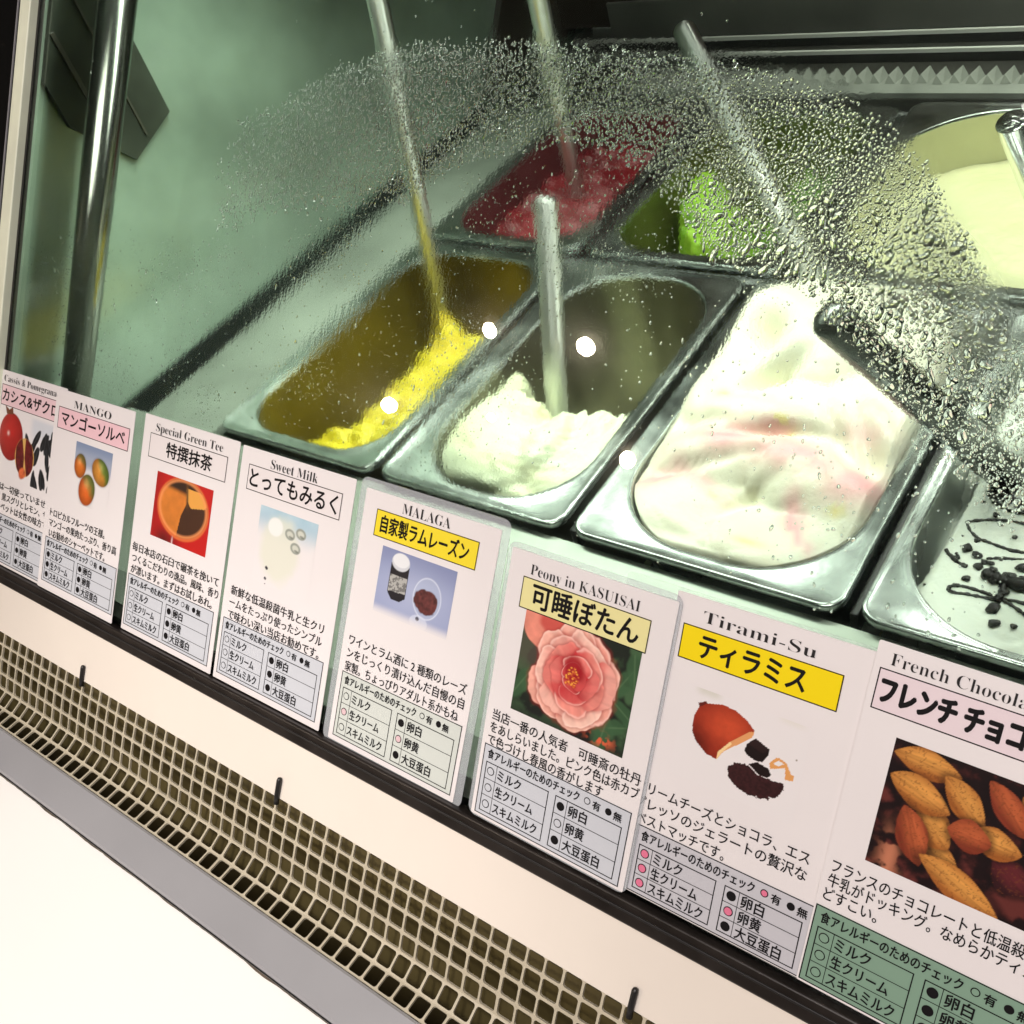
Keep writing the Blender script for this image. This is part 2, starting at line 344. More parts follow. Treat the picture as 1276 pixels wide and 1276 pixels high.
# below the glass: sill, cream strip, mesh vent, lip
XL, XR = -900, 470
o = box('bottom_sill', XL, XR, -12.5, -0.3, -9, 5.5, railm, case, 1.6); o.matrix_world = gm(0, 0)
o = box('sill_groove', XL, XR, -6.0, -4.6, 5.4, 6.4, blackm, case, 0.4); o.matrix_world = gm(0, 0)
o = box('sill_bead', XL, XR, -13.8, -12.7, -3, 2.2, beadm, case, 0.4); o.matrix_world = gm(0, 0)
o = box('cream_strip', XL, XR, -53.5, -14, -4, 1.0, cream, case, 0.5); o.matrix_world = gm(0, 0)
# mesh vent: pitch 11.5 mm, six rows over an L profile
gp = [(-35.9, -39.4), (-43.2, -46.4), (-51.2, -54.4), (-59.4, -63.2), (-67.4, -72.2), (-79.0, -75.2), (-90.5, -74.0), (-97, -73.6)]
def gcurve(t):
    i = min(int(t), len(gp) - 2); u = t - i
    p0 = gp[max(i - 1, 0)]; p1 = gp[i]; p2 = gp[i + 1]; p3 = gp[min(i + 2, len(gp) - 1)]
    if i in (0, 1, 2, 5, 6): c = [(1 - u) * a + u * b for a, b in zip(p1, p2)]
    else: c = [(1 - u) * p1[k] + u * p2[k] + (0.10 * u * (1 - u)) * (p1[k] * 2 - p0[k] - p2[k] + 0) for k in (0, 1)]
    return c
def hole_ring():
    pts = []; hw, hh, r = 0.5 - 0.06, 0.5 - 0.075, 0.14
    for cx, cy, a0 in ((hw - r, hh - r, 0), (-hw + r, hh - r, 90), (-hw + r, -hh + r, 180), (hw - r, -hh + r, 270)):
        for k in range(5):
            a = math.radians(a0 + 22.5 * k); pts.append((cx + r * math.cos(a), cy + r * math.sin(a)))
    return pts
def sq_ring():
    q = [(0.5, 0.28), (0.5, 0.39), (0.5, 0.5), (0.39, 0.5), (0.28, 0.5)]; pts = []
    for k in range(4):
        c, s_ = ((1, 0), (0, 1), (-1, 0), (0, -1))[k]
        pts += [(x * c - y * s_, x * s_ + y * c) for x, y in q]
    return pts
HR, SR = hole_ring(), sq_ring()
gv = []; gf = []
PX = 11.5; phase = -127.0
cols = range(int((XL - phase) / PX) + 1, int((XR - phase) / PX))
nr = 7
for ci in cols:
    xb = phase + (ci + 0.5) * PX
    jx = random.uniform(-0.2, 0.2)
    for r in range(nr):
        h = 1.0
        base = len(gv)
        for ring, dn in ((SR, 0.0), (HR, 0.0), (HR, -1.5)):
            for (u, w_) in ring:
                t = r + 0.5 - w_
                t = min(max(t, 0), nr - 1e-4)
                y, z = gcurve(t)
                # outward normal of the sheet
                y2, z2 = gcurve(min(t + 0.05, nr - 1e-4)); y1, z1 = gcurve(max(t - 0.05, 0))
                ty, tz = y2 - y1, z2 - z1; l = math.hypot(ty, tz) or 1; ny, nz_ = tz / l, -ty / l
                if nz_ < 0: ny, nz_ = -ny, -nz_
                gv.append((xb + u * PX + (jx if ring is HR else 0), y + ny * dn, z + nz_ * dn))
        m_ = 20
        for k in range(m_):
            k2 = (k + 1) % m_
            gf.append((base + k, base + k2, base + m_ + k2, base + m_ + k))
            gf.append((base + m_ + k, base + m_ + k2, base + 2 * m_ + k2, base + 2 * m_ + k))
gr = mesh_obj('mesh_vent', gv, np.array(gf), grillem, case)
gr['label'] = 'cream plastic mesh vent with rounded square openings'
# duct behind the mesh
extrude_x('vent_duct', [(-31, -42), (-29, -58), (-38, -70), (-46, -86), (-50, -110), (-70, -128), (-104, -128), (-104, -136), (-60, -140), (-20, -80), (-20, -42)], XL, XR, olive, case)
extrude_x('vent_shade_strip', [(-33, -43.5), (-36.2, -42.6), (-33.5, -53), (-27, -58)], XL, XR, blackm, case)  # black strip standing in for the shade under the cream strip
extrude_x('grey_lip', [(-91.5, -72.3), (-93, -71.2), (-115, -71.2), (-116.5, -72.5), (-116.5, -84), (-113, -84), (-92.5, -77)], XL, XR, greylip, case)
for (xa, sa, sb) in ((-367, -57, -40.5), (-147.5, -57, -39), (107.5, -57, -40.5)):
    v, f = tube_vf([(xa, sa, 1.9), (xa, sa + 5, 2.3), (xa + 0.4, sb - 2, 2.6), (xa + 0.5, sb - 0.6, 2.6), (xa + 0.5, sb, 2.6)], [1.7, 1.7, 1.7, 1.3, 0.3], 12)
    o = mesh_obj('vent_clip', v, f, blackm, case, True); o.matrix_world = gm(0, 0)
# white shelf in front of the case
shelf = box('counter_shelf', XL, 700, -420, -117.2, -96, -75, whitem, None, 1.0)
shelf['kind'] = 'structure'
rag = []; rf = []
xs = np.arange(XL, XR, 3.0)
for i, x in enumerate(xs):
    wd = 0.35 + 2.2 * max(0, float(fbm(np.array([x / 26.0]), np.array([3.3]), 5, 4)[0]) - 0.5) + random.uniform(0, 0.25)
    rag += [(x, -117.6, -74.4), (x, -117.6 - wd, -74.4)]
for i in range(len(xs) - 1): rf.append((2 * i, 2 * i + 1, 2 * i + 3, 2 * i + 2))
mesh_obj('shelf_sealant', rag, rf, mat('dirty_sealant', (0.10, 0.075, 0.05, 1), 0.7, var=0.4, vscale=80), shelf)

# ------------------------------------------------------------------ pans
def rrect(hx, hy, r, nc=20, ns_=10):
    r = min(r, hx, hy); pts = []
    cor = [(hx - r, hy - r, 0), (-hx + r, hy - r, 90), (-hx + r, -hy + r, 180), (hx - r, -hy + r, 270)]
    for i, (cx, cy, a0) in enumerate(cor):
        arc = [(cx + r * math.cos(math.radians(a0 + 90 * k / nc)), cy + r * math.sin(math.radians(a0 + 90 * k / nc))) for k in range(nc + 1)]
        pts += arc
        nxt = cor[(i + 1) % 4]; e = (nxt[0] + r * math.cos(math.radians(a0 + 90)), nxt[1] + r * math.sin(math.radians(a0 + 90)))
        for k in range(1, ns_): pts.append((arc[-1][0] + (e[0] - arc[-1][0]) * k / ns_, arc[-1][1] + (e[1] - arc[-1][1]) * k / ns_))
    return pts
RIMZ = 30
def pan(x0, x1, y0, y1, ix0, ix1, iy0, iy1, r, label, body_mat, depth=150):
    cx, cy = (x0 + x1) / 2, (y0 + y1) / 2
    t = thing('steel_pan', label, 'pan', (cx, cy, RIMZ - depth), 'steel gelato pans in the case')
    icx, icy = (ix0 + ix1) / 2 - cx, (iy0 + iy1) / 2 - cy; ihx, ihy = (ix1 - ix0) / 2, (iy1 - iy0) / 2
    hx, hy = (x1 - x0) / 2, (y1 - y0) / 2
    def ring(hx_, hy_, rr, z, ox=0, oy=0): return [(px + ox, py + oy, z + depth) for px, py in rrect(hx_, hy_, rr)]
    R = [ring(hx - 1.5, hy - 1.5, 11, -7), ring(hx, hy, 12, -5), ring(hx, hy, 12, -1.6), ring(hx - 0.5, hy - 0.5, 12, -0.4), ring(hx - 1.6, hy - 1.6, 11, 0),
         ring(hx - 3.2, hy - 3.2, 10, -0.4), ring(ihx + 3.4, ihy + 3.4, r + 3, -1.4, icx, icy), ring(ihx + 1.2, ihy + 1.2, r + 1, -1.0, icx, icy), ring(ihx + 0.2, ihy + 0.2, r, -1.8, icx, icy), ring(ihx, ihy, r, -4, icx, icy)]
    v = []; f = []
    for q_ in R: v += q_
    m_ = len(R[0])
    for i in range(len(R) - 1):
        for k in range(m_):
            k2 = (k + 1) % m_; f.append((i * m_ + k, i * m_ + k2, (i + 1) * m_ + k2, (i + 1) * m_ + k))
    mesh_obj('rim', v, np.array(f), steel_rim, t, True)
    B = [ring(ihx, ihy, r, -4, icx, icy), ring(ihx - 1, ihy - 1, r, -30, icx, icy), ring(ihx - 5, ihy - 5, r, -depth + 14, icx, icy), ring(ihx - 9, ihy - 9, r - 3, -depth + 4, icx, icy), ring(ihx - 18, ihy - 18, r - 8, -depth + 1, icx, icy), ring(2, 2, 1, -depth + 1, icx, icy)]
    v = []; f = []
    for q_ in B: v += q_
    for i in range(len(B) - 1):
        for k in range(m_):
            k2 = (k + 1) % m_; f.append((i * m_ + k, i * m_ + k2, (i + 1) * m_ + k2, (i + 1) * m_ + k))
    mesh_obj('body', v, np.array(f), body_mat, t, True)
    return t, (ix0, ix1, iy0, iy1, r)
def smear(name, col, rough=0.3, metal=0.75, var=0.35, vs=16):
    return mat(name, col, rough, metal, bump=0.25, bscale=45, var=var, vscale=vs)
sm_y = smear('yellow_smeared_steel', (0.19, 0.145, 0.018, 1), 0.38, 0.55)
sm_m = smear('milk_smeared_steel', (0.23, 0.21, 0.16, 1), 0.30, 0.9)
sm_r = smear('red_smeared_steel', (0.22, 0.05, 0.06, 1), 0.4, 0.5)
sm_g = smear('green_smeared_steel', (0.16, 0.17, 0.04, 1), 0.4, 0.55)
sm_c = smear('cream_smeared_steel', (0.50, 0.50, 0.34, 1), 0.35, 0.6, 0.1)
p_y, iy = pan(-388, -216, 174, 449, -374, -228, 186, 438, 42, 'steel pan holding the yellow sorbet beside the left end wall', sm_y)
p_m, im = pan(-208, -51, 174, 449, -190, -62, 186, 438, 54, 'steel pan half empty with dark interior and white milk gelato at its front', sm_m)
p_p, ip = pan(-43, 129, 174, 449, -29, 118, 186, 438, 60, 'steel pan under the creamy pink streaked gelato in the middle', steel)
p_t, it = pan(137, 311, 174, 449, 146, 299, 165 + 17, 438, 60, 'steel pan of white gelato with black drizzle at the right', steel)
p_r, ir = pan(-388, -216, 461, 720, -374, -229, 474, 708, 42, 'steel pan of red sorbet in the rear row', sm_r)
p_g, ig = pan(-208, -32, 461, 720, -196, -44, 474, 708, 40, 'steel pan of bright green gelato in the rear row', sm_g)
p_c, ic = pan(-24, 300, 461, 730, -12, 288, 474, 720, 84, 'wide steel pan of pale yellow gelato at the rear right', sm_c)

# ------------------------------------------------------------------ gelato
def gel_mat(name, c1, c2, scale=18, rough=0.42, c3=None, s3=30, t3=(0.55, 0.66), sss=0.15, bump=0.35, bscale=260, thr=(0.42, 0.62)):
    m = bpy.data.materials.new(name); m.use_nodes = True; nt = m.node_tree; N = nt.nodes; lk = nt.links.new; b = N['Principled BSDF']
    b.inputs['Roughness'].default_value = rough; b.inputs['Specular IOR Level'].default_value = 0.5
    b.inputs['Subsurface Weight'].default_value = sss; b.inputs['Subsurface Scale'].default_value = 0.005; b.inputs['Subsurface Radius'].default_value = (1.0, 0.9, 0.7)
    tc = N.new('ShaderNodeTexCoord'); n = N.new('ShaderNodeTexNoise'); n.inputs['Scale'].default_value = scale; n.inputs['Detail'].default_value = 5; n.inputs['Distortion'].default_value = 0.8
    lk(tc.outputs['Object'], n.inputs['Vector']); r = N.new('ShaderNodeMapRange'); r.inputs[1].default_value = thr[0]; r.inputs[2].default_value = thr[1]; lk(n.outputs['Fac'], r.inputs[0])
    mx = N.new('ShaderNodeMix'); mx.data_type = 'RGBA'; lk(r.outputs[0], mx.inputs[0]); mx.inputs[6].default_value = c1; mx.inputs[7].default_value = c2
    last = mx.outputs[2]
    if c3:
        n3 = N.new('ShaderNodeTexNoise'); n3.inputs['Scale'].default_value = s3; n3.inputs['Detail'].default_value = 3; n3.inputs['Distortion'].default_value = 1.5
        lk(tc.outputs['Object'], n3.inputs['Vector']); r3 = N.new('ShaderNodeMapRange'); r3.inputs[1].default_value = t3[0]; r3.inputs[2].default_value = t3[1]; lk(n3.outputs['Fac'], r3.inputs[0])
        m3 = N.new('ShaderNodeMix'); m3.data_type = 'RGBA'; lk(r3.outputs[0], m3.inputs[0]); lk(last, m3.inputs[6]); m3.inputs[7].default_value = c3; last = m3.outputs[2]
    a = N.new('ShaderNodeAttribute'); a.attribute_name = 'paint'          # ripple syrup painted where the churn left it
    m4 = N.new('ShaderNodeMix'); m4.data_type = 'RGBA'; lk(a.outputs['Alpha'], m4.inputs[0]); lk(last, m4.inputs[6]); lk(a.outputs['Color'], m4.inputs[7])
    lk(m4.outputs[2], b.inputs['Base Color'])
    nb = N.new('ShaderNodeTexNoise'); nb.inputs['Scale'].default_value = bscale; nb.inputs['Detail'].default_value = 6; lk(tc.outputs['Object'], nb.inputs['Vector'])
    bp = N.new('ShaderNodeBump'); bp.inputs['Strength'].default_value = bump; bp.inputs['Distance'].default_value = 0.0015; lk(nb.outputs['Fac'], bp.inputs['Height']); lk(bp.outputs[0], b.inputs['Normal'])
    return m
def gelato(name, inner_, hfun, m, label, nr_=90, paint=None):
    x0, x1, y0, y1, r = inner_; cx, cy = (x0 + x1) / 2, (y0 + y1) / 2
    B = np.array(rrect((x1 - x0) / 2 - 1.2, (y1 - y0) / 2 - 1.2, r, 16, 26)); m_ = len(B)
    fr = np.linspace(0, 1, nr_ + 1)[1:] ** 0.9
    XX = cx + fr[:, None] * B[None, :, 0]; YY = cy + fr[:, None] * B[None, :, 1]
    H = hfun(XX, YY)
    V_ = np.stack([XX - cx, YY - cy, H + 120], -1).reshape(-1, 3)
    c_ = np.array([[0, 0, float(hfun(np.array([cx]), np.array([cy]))[0]) + 120]])
    V_ = np.vstack([V_, c_]); ctr = len(V_) - 1
    # side wall down to the pan floor
    bot = np.stack([B[:, 0] * 0.93, B[:, 1] * 0.95, np.full(m_, 3.0)], -1); V_ = np.vstack([V_, bot]); bs = ctr + 1
    F_ = []
    for i in range(nr_ - 1):
        k = np.arange(m_); k2 = (k + 1) % m_
        F_.append(np.stack([i * m_ + k, (i + 1) * m_ + k, (i + 1) * m_ + k2, i * m_ + k2], 1))
    k = np.arange(m_); k2 = (k + 1) % m_; o_ = (nr_ - 1) * m_
    F_.append(np.stack([o_ + k, bs + k, bs + k2, o_ + k2], 1))
    F_.append(np.stack([np.full(m_, ctr), k, k2, k2], 1)[:, :4])
    Fq = np.vstack(F_[:-1]).tolist() + [(ctr, int(a), int(b)) for a, b in zip(k, k2)]
    C = np.zeros((len(V_), 4))
    if paint is not None:
        C[:nr_ * m_] = paint(XX.ravel(), YY.ravel())
    o = mesh_obj(name, V_, Fq, m, None, True, colors=C)
    o.location = Vector((cx, cy, -120)) * MM
    return tag(o, label, 'gelato')
def bump_(x, y, cx, cy, rx, ry, a=0.0):
    c, s = math.cos(math.radians(a)), math.sin(math.radians(a)); dx, dy = x - cx, y - cy
    u, w_ = (dx * c + dy * s) / rx, (-dx * s + dy * c) / ry
    return np.exp(-(u * u + w_ * w_))
def dome(x, y, cx, cy, rx, ry, a=0.0):
    c, s = math.cos(math.radians(a)), math.sin(math.radians(a)); dx, dy = x - cx, y - cy
    u, w_ = (dx * c + dy * s) / rx, (-dx * s + dy * c) / ry
    return np.sqrt(np.clip(1 - u * u - w_ * w_, 0, 1))
def h_yellow(x, y):
    wx = x + 26 * (fbm(x / 20, y / 20, 30, 3) - 0.5)
    fade = sstep(438, 372, y + 0.45 * (x + 300))
    r = -104 + 50 * sstep(-380, -340, wx - 0.06 * (y - 300)) * fade + 40 * sstep(-378, -296, wx + 34 * sstep(265, 205, y)) * fade + 26 * sstep(-300, -236, x) * fade
    return r + 15 * (fbm(x / 15, y / 15, 31, 5, True) - 0.5) + 4 * (fbm(x / 5, y / 5, 32, 3) - 0.5) + 66 * bump_(x, y, -338, 398, 11, 13) * (1 - 0.5 * fade)
def h_milk(x, y):
    edge = 286 + 10 * np.sin(x / 15) + 20 * (fbm(x / 9, y / 80, 41, 4) - 0.5) + 36 * sstep(-150, -190, x) * sstep(-190, -165, x + 14)
    top = 19 + 14 * dome(x, y, -142, 244, 50, 52) + 8 * dome(x, y, -86, 246, 32, 42) - 13 * bump_(x, y, -120, 268, 9, 12) + 7 * (fbm(x / 24, y / 18, 42, 4) - 0.5)
    cliff = sstep(0, 1, (edge - y) / 12 + 0.5)
    low = -110 + 8 * fbm(x / 26, y / 26, 43, 4)
    r = low + (top - low) * cliff + 1.6 * (fbm(x / 6, y / 6, 44, 3) - 0.5) * cliff + 6 * (fbm(x / 7, y / 9, 45, 3, True) - 0.4) * cliff * sstep(250, 275, y)
    return r - 9 * sstep(200, 188, y) - 8 * sstep(-180, -190, x)
def h_peony(x, y):
    rise = 12 * sstep(225, 300, y) + 13 * sstep(330, 400, y)
    b = 20 + rise
    wx = x + 10 * (fbm(x / 30, y / 30, 58, 3) - 0.5); wy = y + 10 * (fbm(x / 30, y / 30, 59, 3) - 0.5)
    for (cx, cy, rx, ry, a, h) in ((0, 224, 46, 34, 24, 12), (64, 210, 56, 30, -6, 10), (16, 264, 50, 26, 22, 15), (76, 262, 46, 30, -18, 16), (98, 232, 30, 38, 0, 10), (40, 306, 56, 28, 8, 17), (-4, 322, 34, 44, 0, 13), (92, 318, 38, 36, 0, 13), (34, 356, 50, 30, 18, 17), (84, 382, 38, 34, 0, 12), (10, 400, 46, 28, 0, 9)):
        q = 16 + h * dome(wx, wy, cx, cy, rx, ry, a) + rise + 3
        d_ = np.clip(0.5 + 0.5 * (q - b) / 5.0, 0, 1)                  # smooth union keeps the folds rounded
        b = b * (1 - d_) + q * d_ + 5.0 * d_ * (1 - d_)
    b = b - 7 * bump_(x, y, 40, 284, 34, 4, 14) - 7 * bump_(x, y, 46, 238, 5, 20, -34) - 6 * bump_(x, y, 2, 246, 30, 4, 28) - 6 * bump_(x, y, 84, 290, 5, 22, 40) - 22 * bump_(x, y, -2, 372, 11, 18, 30) - 24 * bump_(x, y, 22, 334, 7, 20, -35) - 10 * bump_(x, y, 102, 288, 7, 22, 30)
    ex = np.minimum(np.minimum(x + 29, 118 - x), np.minimum(y - 186, 438 - y))
    b = b + (26 - b) * sstep(18, 2, ex) * (b < 26) - 5 * sstep(6, 0, ex)
    return b + 3 * (fbm(x / 24, y / 24, 51, 3) - 0.5) + 0.5 * (fbm(x / 3.2, y / 6, 52, 3) - 0.5)
def paint_peony(x, y):
    C = np.zeros((len(x), 4)); n = fbm(x / 22, y / 22, 55, 3)
    pink = np.array([0.80, 0.34, 0.38]); yel = np.array([0.84, 0.66, 0.20])
    a = np.zeros(len(x))
    for (cx, cy, rx, ry, an, s) in ((18, 272, 26, 11, 20, 0.8), (66, 268, 36, 13, -12, 0.75), (104, 262, 20, 14, 30, 0.8), (-10, 236, 18, 6, 35, 0.8), (12, 240, 24, 6, -30, 0.6), (86, 226, 22, 5, -50, 1.0), (44, 288, 16, 8, 0, 0.5), (92, 300, 18, 8, 0, 0.4)):
        a = np.maximum(a, s * bump_(x + 12 * (n - 0.5), y + 16 * (n - 0.5), cx, cy, rx, ry, an))
    a = np.clip(a * 1.25, 0, 0.9) * sstep(0.18, 0.42, n + 0.1); C[:, :3] = pink; C[:, 3] = a
    b = np.zeros(len(x))
    for (cx, cy, rx, ry) in ((46, 292, 7, 3), (54, 286, 4, 4), (26, 232, 4, 3), (101, 240, 5, 4), (64, 204, 9, 3), (0, 306, 6, 4)):
        b = np.maximum(b, 0.75 * bump_(x + 6 * (n - 0.5), y, cx, cy, rx, ry))
    k = b > a; C[k, :3] = yel; C[k, 3] = b[k]
    return C
def h_tira(x, y):
    b = 18 + 3 * (fbm(x / 40, y / 40, 61, 4) - 0.5) + 0.8 * (fbm(x / 6, y / 6, 62, 3) - 0.5)
    b = b + 30 * dome(x, y, 176, 352, 46, 52) + 12 * bump_(x, y, 205, 300, 40, 22) + 9 * (fbm(x / 14, y / 14, 63, 4, True) - 0.5) * sstep(285, 310, y)
    wall = x - (146 + 0.36 * np.clip(y - 196, 0, 200) * sstep(196, 260, y))
    left = sstep(10, -3, x - 147 - 0.075 * np.clip(y - 205, 0, 120))
    return b - 42 * left * sstep(200, 232, y) + 12 * bump_(x, y, 226, 240, 28, 30)
def h_red(x, y):
    return -14 + 20 * bump_(x, y, -300, 560, 80, 90) + 26 * (fbm(x / 24, y / 24, 71, 5, True) - 0.5) - 16 * sstep(-350, -374, x)
def h_green(x, y):
    return -92 + np.maximum(92 * np.clip(1.6 * bump_(x + 30 * (fbm(x / 14, y / 14, 83, 4) - 0.5), y, -160, 585, 92, 26, 118), 0, 1), 62 * sstep(-150, -110, x) * sstep(560, 630, y)) + 30 * (fbm(x / 14, y / 14, 81, 5, True) - 0.5)
def h_cream(x, y):
    return -16 + 5 * (fbm(x / 40, y / 40, 91, 4) - 0.5) + 3 * (fbm(x / 7, y / 7, 92, 3) - 0.5) + 34 * bump_(x, y, 10, 500, 70, 50)
g_y = gelato('yellow_sorbet', iy, h_yellow, gel_mat('yellow_sorbet_mat', (0.76, 0.63, 0.03, 1), (0.64, 0.47, 0.015, 1), 26, 0.35), 'bright yellow sorbet heaped along the right side of the leftmost front pan')
g_m = gelato('milk_gelato', im, h_milk, gel_mat('milk_mat', (0.80, 0.86, 0.62, 1), (0.80, 0.82, 0.54, 1), 14, 0.4), 'white milk gelato left only at the front of its pan, cut to a ragged cliff', 120)
g_p = gelato('peony_gelato', ip, h_peony, gel_mat('peony_mat', (0.84, 0.82, 0.67, 1), (0.84, 0.79, 0.63, 1), 12, 0.4, bump=0.2), 'creamy gelato with pink ripples and yellow bits mounded in the middle pan', 120, paint_peony)
g_t = gelato('tiramisu_gelato', it, h_tira, gel_mat('tiramisu_mat', (0.80, 0.82, 0.74, 1), (0.76, 0.80, 0.70, 1), 12, 0.42), 'smooth white gelato with black drizzle and dark chips at the right', 110)
g_r = gelato('red_sorbet', ir, h_red, gel_mat('red_mat', (0.24, 0.008, 0.016, 1), (0.13, 0.005, 0.010, 1), 24, 0.35, sss=0.1), 'deep red sorbet in the rear row')
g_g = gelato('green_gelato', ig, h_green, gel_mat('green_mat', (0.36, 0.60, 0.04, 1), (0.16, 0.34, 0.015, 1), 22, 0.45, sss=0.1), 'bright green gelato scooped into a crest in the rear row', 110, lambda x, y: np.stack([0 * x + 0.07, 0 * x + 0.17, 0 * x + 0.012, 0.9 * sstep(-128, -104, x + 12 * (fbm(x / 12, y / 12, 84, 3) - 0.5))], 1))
g_c = gelato('cream_gelato', ic, h_cream, gel_mat('cream_mat', (0.84, 0.83, 0.50, 1), (0.82, 0.79, 0.46, 1), 10, 0.4), 'pale yellow gelato filling the wide pan at the rear right')
# drizzle and chips on the white gelato
choc = mat('dark_chocolate', (0.006, 0.004, 0.004, 1), 0.5, spec=0.25, bump=0.2, bscale=300)
def hz(x, y): return float(h_tira(np.array([float(x)]), np.array([float(y)]))[0])
tcx, tcy = (it[0] + it[1]) / 2, (it[2] + it[3]) / 2
def smoothp(P, k=8):
    out = []
    for i in range(len(P) - 1):
        p0, p1, p2, p3 = P[max(i - 1, 0)], P[i], P[i + 1], P[min(i + 2, len(P) - 1)]
        for j in range(k):
            t = j / k
            out.append(tuple(0.5 * (2 * p1[c] + (p2[c] - p0[c]) * t + (2 * p0[c] - 5 * p1[c] + 4 * p2[c] - p3[c]) * t * t + (3 * p1[c] - p0[c] - 3 * p2[c] + p3[c]) * t ** 3) for c in (0, 1)))
    out.append(P[-1]); return out
DRZ = [([(160, 244), (167, 238), (174, 235)], .7), ([(205, 253), (196, 252), (181, 255), (171, 258), (165, 264), (166, 267), (177, 271), (191, 272), (201, 269), (225, 262)], .55), ([(225, 250), (198, 247), (188, 246), (181, 244)], .5),
       ([(212, 210), (207, 212), (200, 216), (192, 219), (182, 221), (173, 221), (170, 218), (172, 216), (183, 217), (192, 217), (201, 218), (226, 214)], .6), ([(193, 235), (195, 223), (194, 216)], 1.2), ([(173, 282), (184, 278), (198, 279), (222, 272)], .7),
       ([(183, 233), (191, 230), (200, 228), (226, 224)], 2.3), ([(172, 290), (186, 284), (200, 283)], 1.0), ([(196, 240), (210, 236), (230, 236)], .6), ([(160, 244), (163, 241), (168, 240), (166, 243)], .6)]
for P, r in DRZ:
    S = smoothp(P)
    path = [(x - tcx, y - tcy, hz(x, y) + 120 + 0.35 * r) for x, y in S]
    r = r * 1.7
    o = tube('drizzle', path, [r * random.uniform(0.6, 1.25) for _ in path], choc, g_t, 8)
CH = [(170, 248, 30), (176, 245, 30), (179, 237, 30), (176, 227, 25), (173, 255, 18), (177, 274, 22), (194, 211, 35), (197, 202, 30), (160, 201, 30), (164, 298, 25), (171, 287, 40), (177, 287, 35), (186, 281, 25), (188, 245, 12), (155, 258, 8), (165, 256, 8), (159, 285, 8), (158, 216, 9), (206, 203, 18), (181, 241, 22), (186, 236, 30), (190, 262, 14), (183, 291, 28), (190, 283, 32), (195, 289, 26), (180, 283, 24), (196, 222, 26), (200, 240, 30), (205, 247, 24), (189, 229, 34), (196, 233, 30), (203, 230, 36), (209, 236, 28), (184, 241, 20), (168, 281, 14), (201, 258, 26), (207, 268, 30)]
for cx, cy, r in CH:
    R_ = r * 0.095; bm = bmesh.new(); bmesh.ops.create_icosphere(bm, subdivisions=2, radius=R_ * MM)
    ph = random.random() * 9
    for v_ in bm.verts:
        k = 1 + 0.28 * math.sin(v_.co.x / MM / R_ * 3 + ph) * math.cos(v_.co.y / MM / R_ * 2.4 + ph * 2); v_.co.x *= k; v_.co.y *= k * 0.9; v_.co.z *= 0.55
    me = bpy.data.meshes.new('chocolate_chip'); bm.to_mesh(me); bm.free(); me.materials.append(choc)
    me.polygons.foreach_set('use_smooth', [True] * len(me.polygons))
    o = bpy.data.objects.new('chocolate_chip', me); COL.objects.link(o); o.parent = g_t
    o.location = Vector((cx - tcx, cy - tcy, hz(cx, cy) + 120 + R_ * 0.25)) * MM; o.rotation_euler = (random.uniform(-.3, .3), random.uniform(-.3, .3), random.random() * 6)

# ------------------------------------------------------------------ spatulas (tubular handle, flat blade in the gelato)
def spatula(label, bottom, top, r0, r1, open_end=False, m=turned_steel, blade=True):
    b = Vector(bottom); tp = Vector(top); t = thing('spatula', label, 'spatula', b, 'steel spatulas standing in the gelato')
    d = tp - b; L_ = d.length; dn = d.normalized()
    ts = [0, 0.5, 0.97, 0.985, 0.995, 1.0]; rr = [r0, (r0 + r1) / 2, r1, r1 * 0.97, r1 * 0.82, r1 * 0.45]
    if open_end: ts = [0, 0.5, 1.0]; rr = [r0, (r0 + r1) / 2, r1]
    tube('handle', [d * a for a in ts], rr, m, t, 32, not open_end)
    if open_end:
        path = [d * a for a in (1.0, 1.004, 1.004, 1.0, 0.86)]
        tube('handle_bore', path, [r1, r1 - 0.3, r1 - 1.2, r1 - 1.6, r1 - 1.6], m, t, 32, False)
    if blade:
        side = dn.cross(Vector((0, 1, 0))).normalized(); nrm = side.cross(dn).normalized(); w_ = 20
        P = [(-6, 12), (6, 12), (w_, -12), (w_ * 1.1, -52), (-w_ * 1.1, -52), (-w_, -12)]
        v = [side * a + dn * c + nrm * e for e in (-0.8, 0.8) for a, c in P]; n_ = len(P)
        f = [tuple(range(n_ - 1, -1, -1)), tuple(range(n_, 2 * n_))] + [(i, (i + 1) % n_, n_ + (i + 1) % n_, n_ + i) for i in range(n_)]
        mesh_obj('blade', v, f, m, t)
    return t
spatula('long steel spatula leaning out of the yellow sorbet', (-338, 396, -24), (-331, 452, 278), 7.2, 8.6)
spatula('steel spatula standing in the red sorbet', (-290, 574, 6), (-262, 551, 215), 8.0, 9.0)
spatula('steel spatula with rounded top standing in the white milk gelato', (-124, 272, -12), (-139, 350, 150), 8.2, 8.0)
spatula('steel spatula in the far end of the middle pan, leaning back over the green gelato', (5, 442, 40), (-172, 612, 150), 7.6, 9.6)
spatula('thick dark steel spatula lying across the corner of the pink streaked gelato', (186, 308, 8), (104, 238, 168), 11.0, 10.0, m=mat('dark_polished_steel', (0.13, 0.135, 0.13, 1), 0.22, 1.0, bump=0.1, bscale=60, var=0.2, vscale=30))
spatula('steel spatula with open tube end in the pale yellow gelato at the right edge', (150, 545, -10), (116, 492, 135), 9.5, 9.5, True, m=chrome)
spatula('narrow dark spatula behind the thick one at the right', (134, 356, 22), (140, 346, 98), 4.0, 6.0, m=dark_steel)

